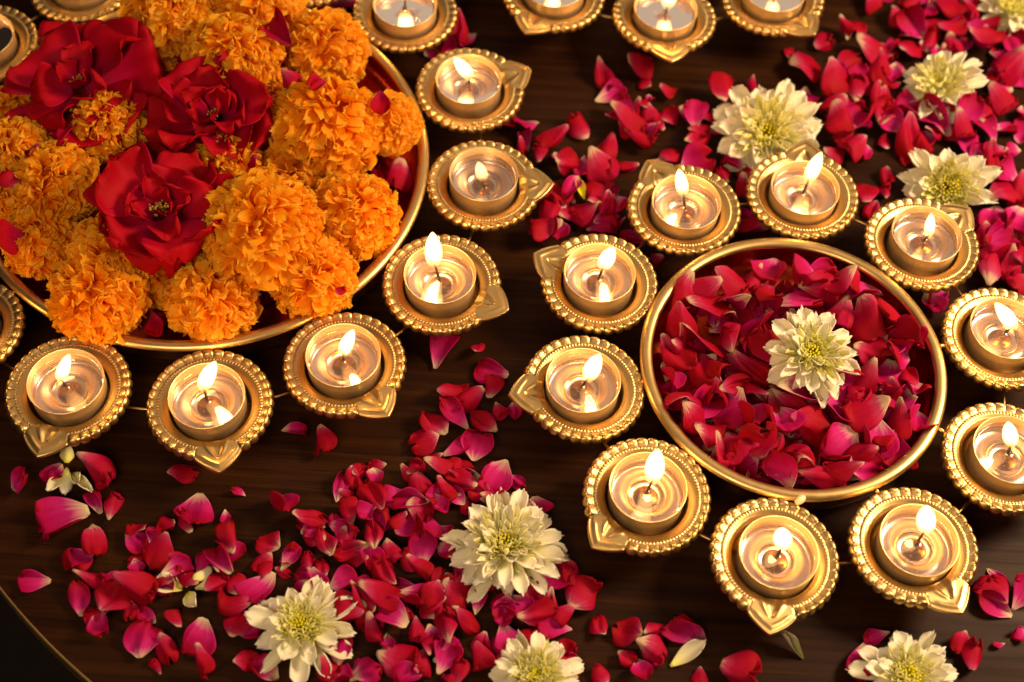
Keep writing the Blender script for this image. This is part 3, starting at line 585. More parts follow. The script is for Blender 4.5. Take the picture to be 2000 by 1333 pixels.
def petal_material(name, outer, inner, edge_dark, translucent=0.16, rough=0.6, sheen=0.0):
    m, nt, out = new_mat(name)
    at = N(nt, 'ShaderNodeAttribute', attribute_name='pt')
    sep = N(nt, 'ShaderNodeSeparateColor'); L(nt, at.outputs['Color'], sep.inputs[0])
    oi = N(nt, 'ShaderNodeObjectInfo')
    # veins: noise stretched along the petal
    cmb = N(nt, 'ShaderNodeCombineXYZ')
    L(nt, math_node(nt, 'MULTIPLY', sep.outputs[0], 2.2), cmb.inputs[0])
    L(nt, math_node(nt, 'MULTIPLY', sep.outputs[1], 16.0), cmb.inputs[1])
    L(nt, math_node(nt, 'MULTIPLY', oi.outputs['Random'], 40.0), cmb.inputs[2])
    vein = N(nt, 'ShaderNodeTexNoise', i_Scale=1.0, i_Detail=4.0, i_Roughness=0.6); L(nt, cmb.outputs[0], vein.inputs['Vector'])
    blot = N(nt, 'ShaderNodeTexNoise', i_Scale=0.35, i_Detail=2.0); L(nt, cmb.outputs[0], blot.inputs['Vector'])
    v = math_node(nt, 'ADD', sep.outputs[0], math_node(nt, 'MULTIPLY', math_node(nt, 'SUBTRACT', vein.outputs['Fac'], 0.5), 0.22))
    rv = math_node(nt, 'MULTIPLY', math_node(nt, 'SUBTRACT', oi.outputs['Random'], 0.5), 0.18)
    v2 = math_node(nt, 'ADD', v, rv)
    v2 = math_node(nt, 'ADD', v2, math_node(nt, 'MULTIPLY', math_node(nt, 'SUBTRACT', at.outputs['Alpha'], 0.5), 0.12))
    v2 = math_node(nt, 'ADD', v2, math_node(nt, 'MULTIPLY', math_node(nt, 'SUBTRACT', blot.outputs['Fac'], 0.5), 0.30))
    co = ramp(nt, v2, outer).outputs[0]; ci = ramp(nt, v2, inner).outputs[0]
    c = mixc(nt, sep.outputs[2], co, ci)
    c = mixc(nt, math_node(nt, 'MULTIPLY', vein.outputs['Fac'], edge_dark), c, (0.0, 0.0, 0.0))
    p = N(nt, 'ShaderNodeBsdfPrincipled'); L(nt, c, p.inputs['Base Color'])
    p.inputs['Roughness'].default_value = rough
    p.inputs['Specular IOR Level'].default_value = 0.10
    bp = N(nt, 'ShaderNodeBump', i_Strength=0.3, i_Distance=0.0006); L(nt, vein.outputs['Fac'], bp.inputs['Height']); L(nt, bp.outputs[0], p.inputs['Normal'])
    t = N(nt, 'ShaderNodeBsdfTranslucent'); L(nt, c, t.inputs['Color'])
    mx = N(nt, 'ShaderNodeMixShader'); mx.inputs[0].default_value = translucent
    L(nt, p.outputs[0], mx.inputs[1]); L(nt, t.outputs[0], mx.inputs[2]); L(nt, mx.outputs[0], out.inputs[0])
    return m
ROSE_PETAL = petal_material('loose_rose_petal',
    [(0.03, (0.76, 0.60, 0.38)), (0.12, (0.72, 0.32, 0.36)), (0.26, (0.64, 0.024, 0.24)), (0.55, (0.50, 0.003, 0.115)), (0.92, (0.38, 0.0015, 0.022))],
    [(0.04, (0.66, 0.44, 0.30)), (0.13, (0.52, 0.05, 0.14)), (0.32, (0.46, 0.003, 0.045)), (0.7, (0.39, 0.0012, 0.013)), (0.98, (0.28, 0.001, 0.008))], 0.22)
ROSE_RED = petal_material('rose_red_petal',
    [(0.0, (0.34, 0.012, 0.05)), (0.25, (0.47, 0.002, 0.05)), (0.6, (0.48, 0.0012, 0.016)), (0.95, (0.43, 0.001, 0.005))],
    [(0.0, (0.34, 0.012, 0.05)), (0.2, (0.45, 0.002, 0.045)), (0.6, (0.46, 0.0012, 0.013)), (0.95, (0.40, 0.001, 0.004))], 0.2, 0.14)
MARIGOLD = petal_material('marigold_floret',
    [(0.0, (0.91, 0.22, 0.003)), (0.4, (0.98, 0.38, 0.007)), (0.75, (0.99, 0.49, 0.018)), (1.0, (0.99, 0.59, 0.06))],
    [(0.0, (0.91, 0.22, 0.003)), (0.4, (0.98, 0.38, 0.007)), (0.75, (0.99, 0.49, 0.018)), (1.0, (0.99, 0.59, 0.06))], 0.03, 0.46, 0.6, 0.0)
CREAM = petal_material('chrysanthemum_petal',
    [(0.0, (0.92, 0.88, 0.12)), (0.25, (0.95, 0.92, 0.36)), (0.5, (0.97, 0.92, 0.64)), (1.0, (0.97, 0.91, 0.77))],
    [(0.0, (0.92, 0.88, 0.12)), (0.3, (0.95, 0.92, 0.36)), (0.6, (0.97, 0.92, 0.62)), (1.0, (0.97, 0.91, 0.77))], 0.02, 0.24, 0.5, 0.0)
YELLOW = petal_material('chrysanthemum_floret',
    [(0.0, (0.72, 0.60, 0.01)), (0.5, (0.92, 0.84, 0.04)), (1.0, (0.95, 0.92, 0.26))],
    [(0.0, (0.72, 0.60, 0.01)), (0.5, (0.92, 0.84, 0.04)), (1.0, (0.95, 0.92, 0.26))], 0.03, 0.25, 0.5, 0.0)
GREENISH = petal_material('green_leaf',
    [(0.0, (0.30, 0.34, 0.08)), (0.5, (0.50, 0.46, 0.26)), (1.0, (0.62, 0.50, 0.34))],
    [(0.0, (0.30, 0.34, 0.08)), (0.5, (0.50, 0.46, 0.26)), (1.0, (0.62, 0.50, 0.34))], 0.15, 0.15, 0.5, 0.0)

def simple(name, c, rough=0.5, spec=0.4):
    m, nt, out = new_mat(name)
    p = N(nt, 'ShaderNodeBsdfPrincipled'); L(nt, p.outputs[0], out.inputs[0])
    tc = N(nt, 'ShaderNodeTexCoord'); no = N(nt, 'ShaderNodeTexNoise', i_Scale=400.0); L(nt, tc.outputs['Object'], no.inputs['Vector'])
    L(nt, mixc(nt, no.outputs['Fac'], [x*0.8 for x in c], [min(1, x*1.2) for x in c]), p.inputs['Base Color'])
    p.inputs['Roughness'].default_value = rough; p.inputs['Specular IOR Level'].default_value = spec
    return m
WICK = simple('charred_wick', (0.035, 0.022, 0.015), 0.9)
STAMEN = simple('stamen_yellow', (0.45, 0.26, 0.05), 0.7)
FLOOR = simple('dark_floor', (0.012, 0.006, 0.004), 0.8)

def wax_material():
    m, nt, out = new_mat('molten_wax')
    fr = N(nt, 'ShaderNodeFresnel', i_IOR=1.42)
    tc = N(nt, 'ShaderNodeTexCoord'); no = N(nt, 'ShaderNodeTexNoise', i_Scale=90.0, i_Detail=1.0); L(nt, tc.outputs['Object'], no.inputs['Vector'])
    bp = N(nt, 'ShaderNodeBump', i_Strength=0.12, i_Distance=0.0015); L(nt, no.outputs['Fac'], bp.inputs['Height'])
    g = N(nt, 'ShaderNodeBsdfGlossy', i_Roughness=0.035); g.inputs['Color'].default_value = (1, 1, 1, 1)
    L(nt, bp.outputs[0], g.inputs['Normal']); L(nt, bp.outputs[0], fr.inputs['Normal'])
    tr = N(nt, 'ShaderNodeBsdfTransparent'); tr.inputs['Color'].default_value = (0.97, 0.93, 0.88, 1)
    df = N(nt, 'ShaderNodeBsdfDiffuse'); df.inputs['Color'].default_value = (0.56, 0.50, 0.56, 1)
    m1 = N(nt, 'ShaderNodeMixShader'); m1.inputs[0].default_value = 0.06
    L(nt, tr.outputs[0], m1.inputs[1]); L(nt, df.outputs[0], m1.inputs[2])
    m2 = N(nt, 'ShaderNodeMixShader'); L(nt, fr.outputs[0], m2.inputs[0]); L(nt, m1.outputs[0], m2.inputs[1]); L(nt, g.outputs[0], m2.inputs[2])
    L(nt, m2.outputs[0], out.inputs[0])
    return m
WAX = wax_material()

def flame_material(name, strength):
    m, nt, out = new_mat(name)
    tc = N(nt, 'ShaderNodeTexCoord'); sp = N(nt, 'ShaderNodeSeparateXYZ'); L(nt, tc.outputs['Generated'], sp.inputs[0])
    st = ramp(nt, sp.outputs[2], [(0.0, (0.02,)*3), (0.16, (0.10,)*3), (0.34, (0.75,)*3), (0.55, (1.0,)*3), (1.0, (0.8,)*3)])
    cl = ramp(nt, sp.outputs[2], [(0.0, (1.0, 0.36, 0.06)), (0.3, (1.0, 0.48, 0.12)), (0.6, (1.0, 0.60, 0.22)), (1.0, (1.0, 0.55, 0.17))])
    e = N(nt, 'ShaderNodeEmission'); L(nt, cl.outputs[0], e.inputs['Color'])
    L(nt, math_node(nt, 'MULTIPLY', st.outputs[0], strength), e.inputs['Strength'])
    L(nt, e.outputs[0], out.inputs['Volume'])
    return m
FLAME = flame_material('flame', 1500.0)
LOW_FLAME = flame_material('low_flame', 420.0)

def wood_material():
    m, nt, out = new_mat('dark_wood')
    tc = N(nt, 'ShaderNodeTexCoord')
    mp = N(nt, 'ShaderNodeMapping'); mp.inputs['Scale'].default_value = (4.0, 170.0, 30.0); mp.inputs['Rotation'].default_value = (0, 0, math.radians(-1.5)); L(nt, tc.outputs['Object'], mp.inputs['Vector'])
    n1 = N(nt, 'ShaderNodeTexNoise', i_Scale=1.0, i_Detail=8.0, i_Roughness=0.62, i_Distortion=0.3); L(nt, mp.outputs[0], n1.inputs['Vector'])
    mp2 = N(nt, 'ShaderNodeMapping'); mp2.inputs['Scale'].default_value = (1.6, 34.0, 10.0); L(nt, tc.outputs['Object'], mp2.inputs['Vector'])
    n2 = N(nt, 'ShaderNodeTexNoise', i_Scale=1.0, i_Detail=5.0, i_Distortion=1.2); L(nt, mp2.outputs[0], n2.inputs['Vector'])
    mp3 = N(nt, 'ShaderNodeMapping'); mp3.inputs['Scale'].default_value = (22.0, 900.0, 30.0); L(nt, tc.outputs['Object'], mp3.inputs['Vector'])
    n3 = N(nt, 'ShaderNodeTexNoise', i_Scale=1.0, i_Detail=2.0); L(nt, mp3.outputs[0], n3.inputs['Vector'])
    f = math_node(nt, 'ADD', math_node(nt, 'MULTIPLY', n1.outputs['Fac'], 0.6), math_node(nt, 'MULTIPLY', n2.outputs['Fac'], 0.4))
    c = ramp(nt, f, [(0.30, (0.0080, 0.0020, 0.0007)), (0.5, (0.025, 0.0076, 0.0022)), (0.70, (0.056, 0.0195, 0.0054))]).outputs[0]
    pore = ramp(nt, n3.outputs['Fac'], [(0.58, (1, 1, 1)), (0.72, (0.45, 0.42, 0.4))]).outputs[0]
    c = mixc(nt, 1.0, c, pore, 'MULTIPLY')
    p = N(nt, 'ShaderNodeBsdfPrincipled'); L(nt, c, p.inputs['Base Color'])
    p.inputs['Specular IOR Level'].default_value = 0.09
    L(nt, ramp(nt, n1.outputs['Fac'], [(0.3, (0.55,)*3), (0.7, (0.38,)*3)]).outputs[0], p.inputs['Roughness'])
    bp = N(nt, 'ShaderNodeBump', i_Strength=0.25, i_Distance=0.0004); L(nt, n1.outputs['Fac'], bp.inputs['Height']); L(nt, bp.outputs[0], p.inputs['Normal'])
    L(nt, p.outputs[0], out.inputs[0])
    return m
WOOD = wood_material()

# ------------------------------------------------------------------ setting: round table and the dark floor below
TABLE_C = (34.6, 17.0); TABLE_R = 385.0
v, f = lathe([(0.01, 0.0), (120, 0.0), (260, 0.0), (TABLE_R-1.2, 0.0), (TABLE_R-0.5, -0.25)], 256)
table = tag(obj('table_top', mesh_from('table_top', v, f, [WOOD]), loc=(TABLE_C[0], TABLE_C[1], 0)), 'round dark brown wooden table top', 'table', kind='structure')
v, f = lathe([(TABLE_R-0.5, -0.25), (TABLE_R+0.1, -0.1), (TABLE_R+0.8, -0.4), (TABLE_R+1.0, -1.2), (TABLE_R+0.9, -16.0), (TABLE_R-2, -18.0), (0.01, -18.0)], 256)
obj('edge_band', mesh_from('edge_band', v, f, [WIRE_GOLD]), table)
fl = obj('floor', mesh_from('floor', [(-3000, -3000, -720), (3000, -3000, -720), (3000, 3000, -720), (-3000, 3000, -720)], [(0, 1, 2, 3)], [FLOOR]))
tag(fl, 'dark floor below the table', 'floor', kind='structure')

# ------------------------------------------------------------------ bowls with rings of stamped diya holders
def smooth(a, b, x):
    t = np.clip((x-a)/(b-a), 0, 1); return t*t*(3-2*t)
LOBES = 30; TH_S = math.radians(22.5)
def holder_meshes():
    nth = 620
    th = np.linspace(-math.pi, math.pi, nth, endpoint=False)
    at = np.abs(th)
    lobe_span = (2*math.pi - 2*TH_S) / LOBES
    ph = (at - TH_S) / lobe_span                       # lobe phase away from the spout
    ph = np.where(at < TH_S, 0.0, ph)
    fr = np.abs(ph - np.floor(ph) - 0.5) * 2           # 0 at lobe centre, 1 in the valley
    first = (np.floor(ph) == 0) & (at >= TH_S)
    Rn = 29.4 + np.sqrt(np.clip(1 - fr**2, 0, 1)) * np.where(first, 1.9, 1.6)
    Rs = 30.6 + 8.0 * np.clip(1 - at/TH_S, 0, 1)**0.95
    spout_t = at < TH_S
    Rout = np.where(spout_t, Rs, Rn)
    rows = np.concatenate([np.linspace(0, 0.36, 7)[:-1], np.linspace(0.36, 0.58, 7)[:-1], np.linspace(0.58, 1.0, 17)])
    V = []
    well = [(0.01, -9.0), (8, -9.0), (17.0, -9.0), (19.2, -8.4), (19.6, -6.5), (19.75, -3.0), (20.0, -1.6)]
    for (r, z) in well:
        V.append(np.stack([r*np.cos(th), r*np.sin(th), np.full(nth, z)], -1))
    RIN = 20.4
    for s in rows:
        r = RIN + s*(Rout - RIN)
        u = r*np.cos(th); w = r*np.sin(th)
        z = -1.1 + 1.0*smooth(20.8, 21.6, r) + 0.9*smooth(21.5, 24.3, r)
        zn = z.copy()
        # fine beaded ring
        zn += 0.55*np.exp(-((r-24.9)/0.42)**2) * (0.55 + 0.45*np.cos(96*th))
        zn -= 0.25*np.exp(-((r-25.9)/0.5)**2)
        # flutes and big beads
        lobe = np.sqrt(np.clip(1 - fr**2, 0, 1))
        zn += np.where(first, 1.25, 1.0) * (0.35*smooth(25.2, 26.4, r) + 0.6*smooth(26.2, 28.4, r)) * lobe
        zn += 0.35*np.exp(-((r-29.0)/1.1)**2)*lobe
        zn -= 1.5*smooth(28.9, 31.4, r)**1.4 + 0.25*smooth(25.6, 27.5, r)
        # spout: recessed leaf, ridge round it, raised border
        zs = z.copy()
        lw = 4.0*np.sqrt(np.clip((30.0-u)/7.0, 0, 1)) + 1e-3
        q = np.abs(w)/lw
        zs += np.where(u < 30.0, -0.9*smooth(1.05, 0.2, q), 0)
        zs += 0.4*np.exp(-((q-1.2)/0.3)**2)*smooth(30.6, 29.0, u)
        de = Rout - r
        zs += 0.32*np.exp(-((de-4.2)/0.8)**2)*smooth(27, 29.5, u)
        zs -= 0.35*smooth(3.2, 1.8, de)*smooth(0.4, 1.0, de)
        zs += 0.5*smooth(30, 38, u)
        blend = smooth(TH_S*1.02, TH_S*0.9, at)
        zz = zn*(1-blend) + zs*blend
        zz = zz - 0.9*smooth(0.955, 1.0, s)
        V.append(np.stack([u, w, zz], -1))
    last = V[-1]
    for k, (dr, dz) in enumerate(((0.10, -0.9), (-0.35, -1.5))):
        rr = np.hypot(last[:, 0], last[:, 1]); sc = (rr + dr)/rr
        V.append(np.stack([last[:, 0]*sc, last[:, 1]*sc, last[:, 2] + dz], -1))
    V = np.stack(V)                                     # rows x theta x 3
    nr = V.shape[0]
    mid = (th + np.roll(th, -1))/2; mid[-1] = math.pi
    sp = np.abs(mid) < TH_S*1.1
    rowmid = len(well) + 1
    tray, spout = [], []
    for i in range(nr-1):
        for j in range(nth):
            j2 = (j+1) % nth
            fc = (i*nth+j, i*nth+j2, (i+1)*nth+j2, (i+1)*nth+j)
            (spout if (sp[j] and i >= rowmid) else tray).append(fc)
    flat = V.reshape(-1, 3)
    def sub(fs):
        ids = sorted({k for q in fs for k in q}); mp = {k: n for n, k in enumerate(ids)}
        return flat[ids], [tuple(mp[k] for k in q) for q in fs]
    return mesh_from('diya_tray', *sub(tray), mats=[GOLD]), mesh_from('spout', *sub(spout), mats=[GOLD])
TRAY_ME, SPOUT_ME = holder_meshes()

def bowl_profile(R, zr, inner=True):
    # inner wall: from the middle of the floor up to the rolled rim
    fz = 3.0
    pts = [(0.01, fz), (R*0.5, fz), (R*0.64, fz+0.6)]
    for k in range(1, 13):
        t = k/12
        pts.append((R*0.64 + (R-3.6-R*0.64)*math.sin(min(1.0, t*1.5)*math.pi/2)**0.85, fz+0.6 + (zr-1.6-fz-0.6)*(1-math.cos(t*math.pi/2))**1.0))
    return pts
def inner_height(R, zr, r):
    pts = bowl_profile(R, zr)
    return np.interp(r, [q[0] for q in pts], [q[1] for q in pts])
TILT = random.Random(3)
def make_urli(name, label, centre, R, zr, keys, n_wire_closed, big):
    root = obj(name, None, loc=(centre[0], centre[1], 0)); tag(root, label, 'bowl', 'gold bowls ringed with diyas')
    pts = bowl_profile(R, zr)
    outer = [(r+1.0 if r > R*0.4 else r, z-1.2 if z < zr-3 else z-0.4) for (r, z) in reversed(pts)]
    outer = [(max(0.01, r), max(0.6, z)) for r, z in outer]
    v, f = lathe(pts + [(R-2.2, zr-1.4)] + outer, 200)
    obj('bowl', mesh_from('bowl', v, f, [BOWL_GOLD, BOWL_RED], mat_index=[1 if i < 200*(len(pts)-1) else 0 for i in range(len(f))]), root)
    ring = []
    for k in range(13):
        a = 2*math.pi*k/12
        ring.append((R-3.2 + 3.2*math.cos(a), zr-2.1 + 2.2*math.sin(a)))
    v, f = lathe(ring, 256)
    obj('rim', mesh_from('rim', v, f, [GOLD]), root)
    for i, k in enumerate(keys):
        x, y, a = HOLDERS[k]
        h = obj('diya_holder', TRAY_ME, root, loc=(x-centre[0], y-centre[1], HZ), rot=(TILT.gauss(0, 0.022), TILT.gauss(0, 0.022), math.radians(a)))
        obj('spout', SPOUT_ME, h)
        dx, dy = x-centre[0], y-centre[1]; d = math.hypot(dx, dy)
        # solder blob joining holder and bowl
        ux, uy = dx/d, dy/d
        v, f = tube([((R-1.0)*ux, (R-1.0)*uy, zr-3.4), ((d-30.0)*ux, (d-30.0)*uy, HZ-1.2)], [1.1, 1.3], 8)
        obj('solder_joint', mesh_from('solder_joint', v, f, [GOLD]), root)
    m = len(keys)
    for i in range(m if n_wire_closed else m-1):
        a = HOLDERS[keys[i]]; b = HOLDERS[keys[(i+1) % m]]
        A = Vector((a[0]-centre[0], a[1]-centre[1], HZ-7)); B = Vector((b[0]-centre[0], b[1]-centre[1], HZ-7))
        mid = (A+B)/2; o = mid.copy(); o.z = 0; o.normalize()
        A2 = A + (B-A)*0.26; B2 = B + (A-B)*0.26
        shift = o*2.5
        v, f = tube([A2 + shift, mid + shift*1.2, B2 + shift], [0.75]*3, 8)
        obj('wire', mesh_from('wire', v, f, [WIRE_GOLD]), root)
    return root
CA = (-176.2, -14.0); CB = (142.0, -121.4); CT = (62.6, 245.0)
RA, ZA, RB, ZB = 124.0, 28.0, 77.8, 29.2
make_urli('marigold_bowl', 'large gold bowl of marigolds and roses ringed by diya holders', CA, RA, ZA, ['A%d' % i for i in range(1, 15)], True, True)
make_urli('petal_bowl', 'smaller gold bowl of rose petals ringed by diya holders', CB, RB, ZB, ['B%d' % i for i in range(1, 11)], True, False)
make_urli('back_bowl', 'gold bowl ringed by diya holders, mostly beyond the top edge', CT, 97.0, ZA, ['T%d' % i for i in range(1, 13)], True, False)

# ------------------------------------------------------------------ tealights
CUP_TOP = 7.2; WAX_Z = 2.6
def cup_mesh():
    prof = [(0.01, -4.0), (5.2, -4.0), (8.6, -4.0), (8.9, -3.2), (9.2, -3.2), (9.5, -4.0), (16.2, -4.0), (17.2, -3.4), (17.5, -1), (17.6, 2.4), (17.3, 3.1), (17.75, 3.7), (17.8, 4.2), (17.5, 4.8), (17.9, 5.4),
            (18.1, 6.8), (18.25, CUP_TOP), (18.55, CUP_TOP+0.15), (18.75, CUP_TOP-0.1), (18.6, CUP_TOP-0.5), (18.3, 2), (18.2, -7.6), (17.4, -8.3), (0.01, -8.3)]
    v, f = lathe(prof, 96)
    return mesh_from('cup', v, f, mats=[ALU, CUP_IN, RING], mat_index=[(2 if 2 <= i//96 <= 4 else 1) if i < 96*8 else 0 for i in range(len(f))])
def wax_mesh():
    return mesh_from('wax', *lathe([(0.7, WAX_Z+0.45), (1.3, WAX_Z+0.12), (2.5, WAX_Z), (8, WAX_Z), (16.3, WAX_Z), (17.2, WAX_Z+0.25), (17.52, WAX_Z+0.9)], 64), mats=[WAX])
def tab_mesh():
    v, f = lathe([(0.01, -0.2), (1.3, -0.2), (1.5, -0.6), (1.6, -2.6), (2.2, -3.3), (5.5, -3.4), (6.0, -3.7), (6.0, -3.95)], 40)
    for k in range(3):
        a = 2*math.pi*k/3 + 0.5; o = len(v)
        v2, f2 = lathe([(0.01, -2.9), (0.5, -2.95), (0.75, -3.2), (0.8, -3.5)], 12)
        v += [(x+3.9*math.cos(a), y+3.9*math.sin(a), z) for x, y, z in v2]; f += [tuple(i+o for i in q) for q in f2]
    return mesh_from('wick_tab', v, f, [TAB])
def drop_mesh():
    return mesh_from('wax_drop', *lathe([(0.01, 0.55), (0.7, 0.45), (1.2, 0.15), (1.35, 0.0)], 20), mats=[WAX])
CUP_ME, WAX_ME, TAB_ME, DROP_ME = cup_mesh(), wax_mesh(), tab_mesh(), drop_mesh()
def flame_mesh(b, t, ht, w, seed):
    rr = random.Random(seed)
    n, m = 16, 15; v = []
    bx, by = b; tx, ty = t
    for i in range(m):
        s = i/(m-1)
        # flame rises, then leans
        e = s**1.25
        cx = bx + (tx-bx)*e; cy = by + (ty-by)*e; cz = -1.5 + (ht+1.5)*s
        r = w*0.56*(math.sin(math.pi*min(1, (s*0.93+0.07)**0.82)))**0.75 if s < 0.999 else 0.02
        r = max(0.05, r)
        for k in range(n):
            a = 2*math.pi*k/n
            v.append((cx + r*math.cos(a), cy + r*math.sin(a), cz + 8.0))
    f = grid_faces(m, n, True); f.append(tuple(range(n-1, -1, -1))); f.append(tuple(range((m-1)*n, m*n)))
    return mesh_from('flame', v, f, [LOW_FLAME if seed == 'A5' else FLAME])
for (key, ox, oy, fb, ft, ht, wd, lab) in CANDLES:
    x, y, a = HOLDERS[key]
    rr = random.Random(key)
    root = obj('tealight_candle', None, loc=(x+ox, y+oy, HZ)); tag(root, lab, 'candle', 'lit tealights in the diya holders')
    obj('cup', CUP_ME, root, rot=(0, 0, rr.uniform(0, 6)))
    obj('wick_tab', TAB_ME, root, rot=(0, 0, rr.uniform(0, 6)))
    wx = obj('wax', WAX_ME, root, rot=(0, 0, rr.uniform(0, 6)))
    for k in range({'A1': 2, 'A3': 1, 'B1': 2, 'B2': 2, 'B3': 1, 'A7': 1}.get(key, 0)):
        aa = rr.uniform(0, 6.28); rd = rr.uniform(9.5, 14)
        obj('wax_drop', DROP_ME, wx, loc=(rd*math.cos(aa), rd*math.sin(aa), WAX_Z), scale=(rr.uniform(0.8, 1.3),)*3)
    b = (fb[0]-ox, fb[1]-oy); t = (ft[0]-ox, ft[1]-oy)
    tip = (b[0], b[1], 8.2)
    pts = [(0, 0, -0.6), (0.15*b[0], 0.15*b[1], 1.0), (0.45*b[0], 0.45*b[1], 4.6), (0.82*b[0]+0.3, 0.82*b[1], 7.2), tip, (b[0]+0.5, b[1]+0.1, 9.0)]
    obj('wick', mesh_from('wick', *tube(pts, [0.85, 0.8, 0.7, 0.62, 0.6, 0.35], 8), mats=[WICK]), root)
    fo = obj('flame', flame_mesh(b, t, ht, wd, key), root)
    ld = bpy.data.lights.new('flame_light', 'POINT'); ld.energy = CANDLE_POWER*(0.3 if key == 'A5' else rr.uniform(0.75, 1.25))*(wd*ht/170.0)**0.5; ld.color = (1.0, 0.46, 0.12); ld.shadow_soft_size = 2.4*S
    lo = bpy.data.objects.new('flame_light', ld); col.objects.link(lo); lo.parent = fo
    lo.location = ((b[0]*0.45+t[0]*0.55)*S, (b[1]*0.45+t[1]*0.55)*S, (8.0+ht*0.5)*S)

# ------------------------------------------------------------------ petal shapes
def petal_surface(rr, nu, nv, vm=0.62, cup=(0.5, 1.5), bend=(-0.3, 0.9), ruffle=0.04, base_w=0.07, notch=0.05, end_w=0.16, fold=0.0, roll=0.0, twist=0.0, crumple=0.0, lap=0.0, crease=0.0, corner=0.09):
    u = np.linspace(-1, 1, nu)[None, :]; v = np.linspace(0, 1, nv)[:, None]
    a0 = rr.uniform(*cup); b0 = rr.uniform(*bend)
    w = np.where(v < vm, base_w + (0.5-base_w)*np.sin(math.pi/2*np.clip(v/vm, 0, 1)**1.05), end_w + (0.5-end_w)*np.sqrt(np.clip(1-((v-vm)/(1-vm))**2.4, 0, 1)))
    asym = rr.uniform(-0.10, 0.10)
    a = (a0*(0.6+0.7*v)) * np.ones_like(u)
    y = w*np.sin(a*u)/a + asym*v*(1-v)
    z = w*(1-np.cos(a*u))/a
    vv = v - corner*np.abs(u)**2.2*v**3 - notch*np.exp(-(u/0.22)**2)*smooth(0.75, 1.0, v) + 0.03*np.sin(6*u + rr.uniform(0, 6))*v**4 + 0.018*np.sin(17*u + rr.uniform(0, 6))*v**6
    ang = b0*vv
    bx = np.sin(ang)/b0 if abs(b0) > 1e-3 else vv
    bz = (1-np.cos(ang))/b0 if abs(b0) > 1e-3 else 0*vv
    # z from the cross-section is normal to the bent spine
    X = bx - z*np.sin(ang); Zc = bz + z*np.cos(ang)
    Y = y
    p1, p2, p3 = rr.uniform(0, 6), rr.uniform(0, 6), rr.uniform(0, 6)
    Zc = Zc + ruffle*(np.sin(5.5*u + p1 + 3*v)*v**2 + 0.6*np.sin(9*v + p2 + 2*u)*np.abs(u)*v + 0.4*np.sin(11*u+p3)*v**3)
    if crumple:
        for q in range(4):
            ca, fq, pq = rr.uniform(0, 6.28), rr.uniform(4, 9), rr.uniform(0, 6.28)
            Zc = Zc + crumple*np.sin(fq*(X*math.cos(ca) + Y*math.sin(ca)) + pq)*(0.3+0.7*v)
    if crease:
        for q in range(3):
            ca = rr.uniform(-0.7, 0.7) if q < 2 else rr.uniform(0.9, 2.2)
            dn = (X-0.5)*math.sin(ca) + Y*math.cos(ca) - rr.uniform(-0.22, 0.22)
            Zc = Zc + crease*rr.choice([-1, 1, 1])*rr.uniform(0.4, 1.0)*(np.sqrt(dn**2 + 0.0006))*smooth(0.0, 0.3, v)
    if lap:    # one side lobe folded over
        y0 = rr.uniform(0.02, 0.22)*rr.choice([-1, 1]); sg = 1 if y0 > 0 else -1
        dy = np.clip((Y-y0)*sg, 0, None); th_ = lap*smooth(0.0, 0.10, dy)
        Y2 = y0 + sg*dy*np.cos(th_); Zc = np.where(dy > 0, Zc + dy*np.sin(th_) + 0.02, Zc); Y = np.where(dy > 0, Y2, Y)
    if fold:
        Zc = Zc + fold*np.exp(-(u/0.35)**2)*np.sin(math.pi*v)
    if roll:   # the outer edge curls back
        e = smooth(0.62, 1.0, v); Zc = Zc - roll*0.35*e**2; X = X - roll*0.22*e**2
    if twist:
        t = twist*(v-0.4); Y, Zc = Y*np.cos(t) - Zc*np.sin(t), Y*np.sin(t) + Zc*np.cos(t)
    P = np.stack([X, Y, Zc], -1)
    return P, np.broadcast_to(v, (nv, nu)), np.broadcast_to(u, (nv, nu))
def shell(P, v, u, thick, rnd, flip=False):
    nv, nu, _ = P.shape
    du = np.gradient(P, axis=1); dv = np.gradient(P, axis=0)
    n = np.cross(dv, du); n /= (np.linalg.norm(n, axis=-1, keepdims=True)+1e-9)
    n = -n                                              # up (inside) side
    top = (P + n*thick*0.5).reshape(-1, 3); bot = (P - n*thick*0.5).reshape(-1, 3)
    V = np.concatenate([top, bot]); k = nv*nu
    ft = grid_faces(nv, nu); fb = [tuple(i+k for i in reversed(q)) for q in ft]
    ft = [tuple(reversed(q)) for q in ft]; fb = [tuple(reversed(q)) for q in fb]
    edge = [j for j in range(nu)] + [i*nu+nu-1 for i in range(1, nv)] + [(nv-1)*nu+j for j in range(nu-2, -1, -1)] + [i*nu for i in range(nv-2, 0, -1)]
    fe = [(edge[i], edge[(i+1) % len(edge)], edge[(i+1) % len(edge)]+k, edge[i]+k) for i in range(len(edge))]
    at = np.zeros((2*k, 4)); at[:k, 0] = v.ravel(); at[k:, 0] = v.ravel(); at[:k, 1] = u.ravel(); at[k:, 1] = u.ravel()
    at[:k, 2] = 1.0; at[k:, 2] = 0.0; at[:, 3] = rnd
    return V, ft + fb + fe, at

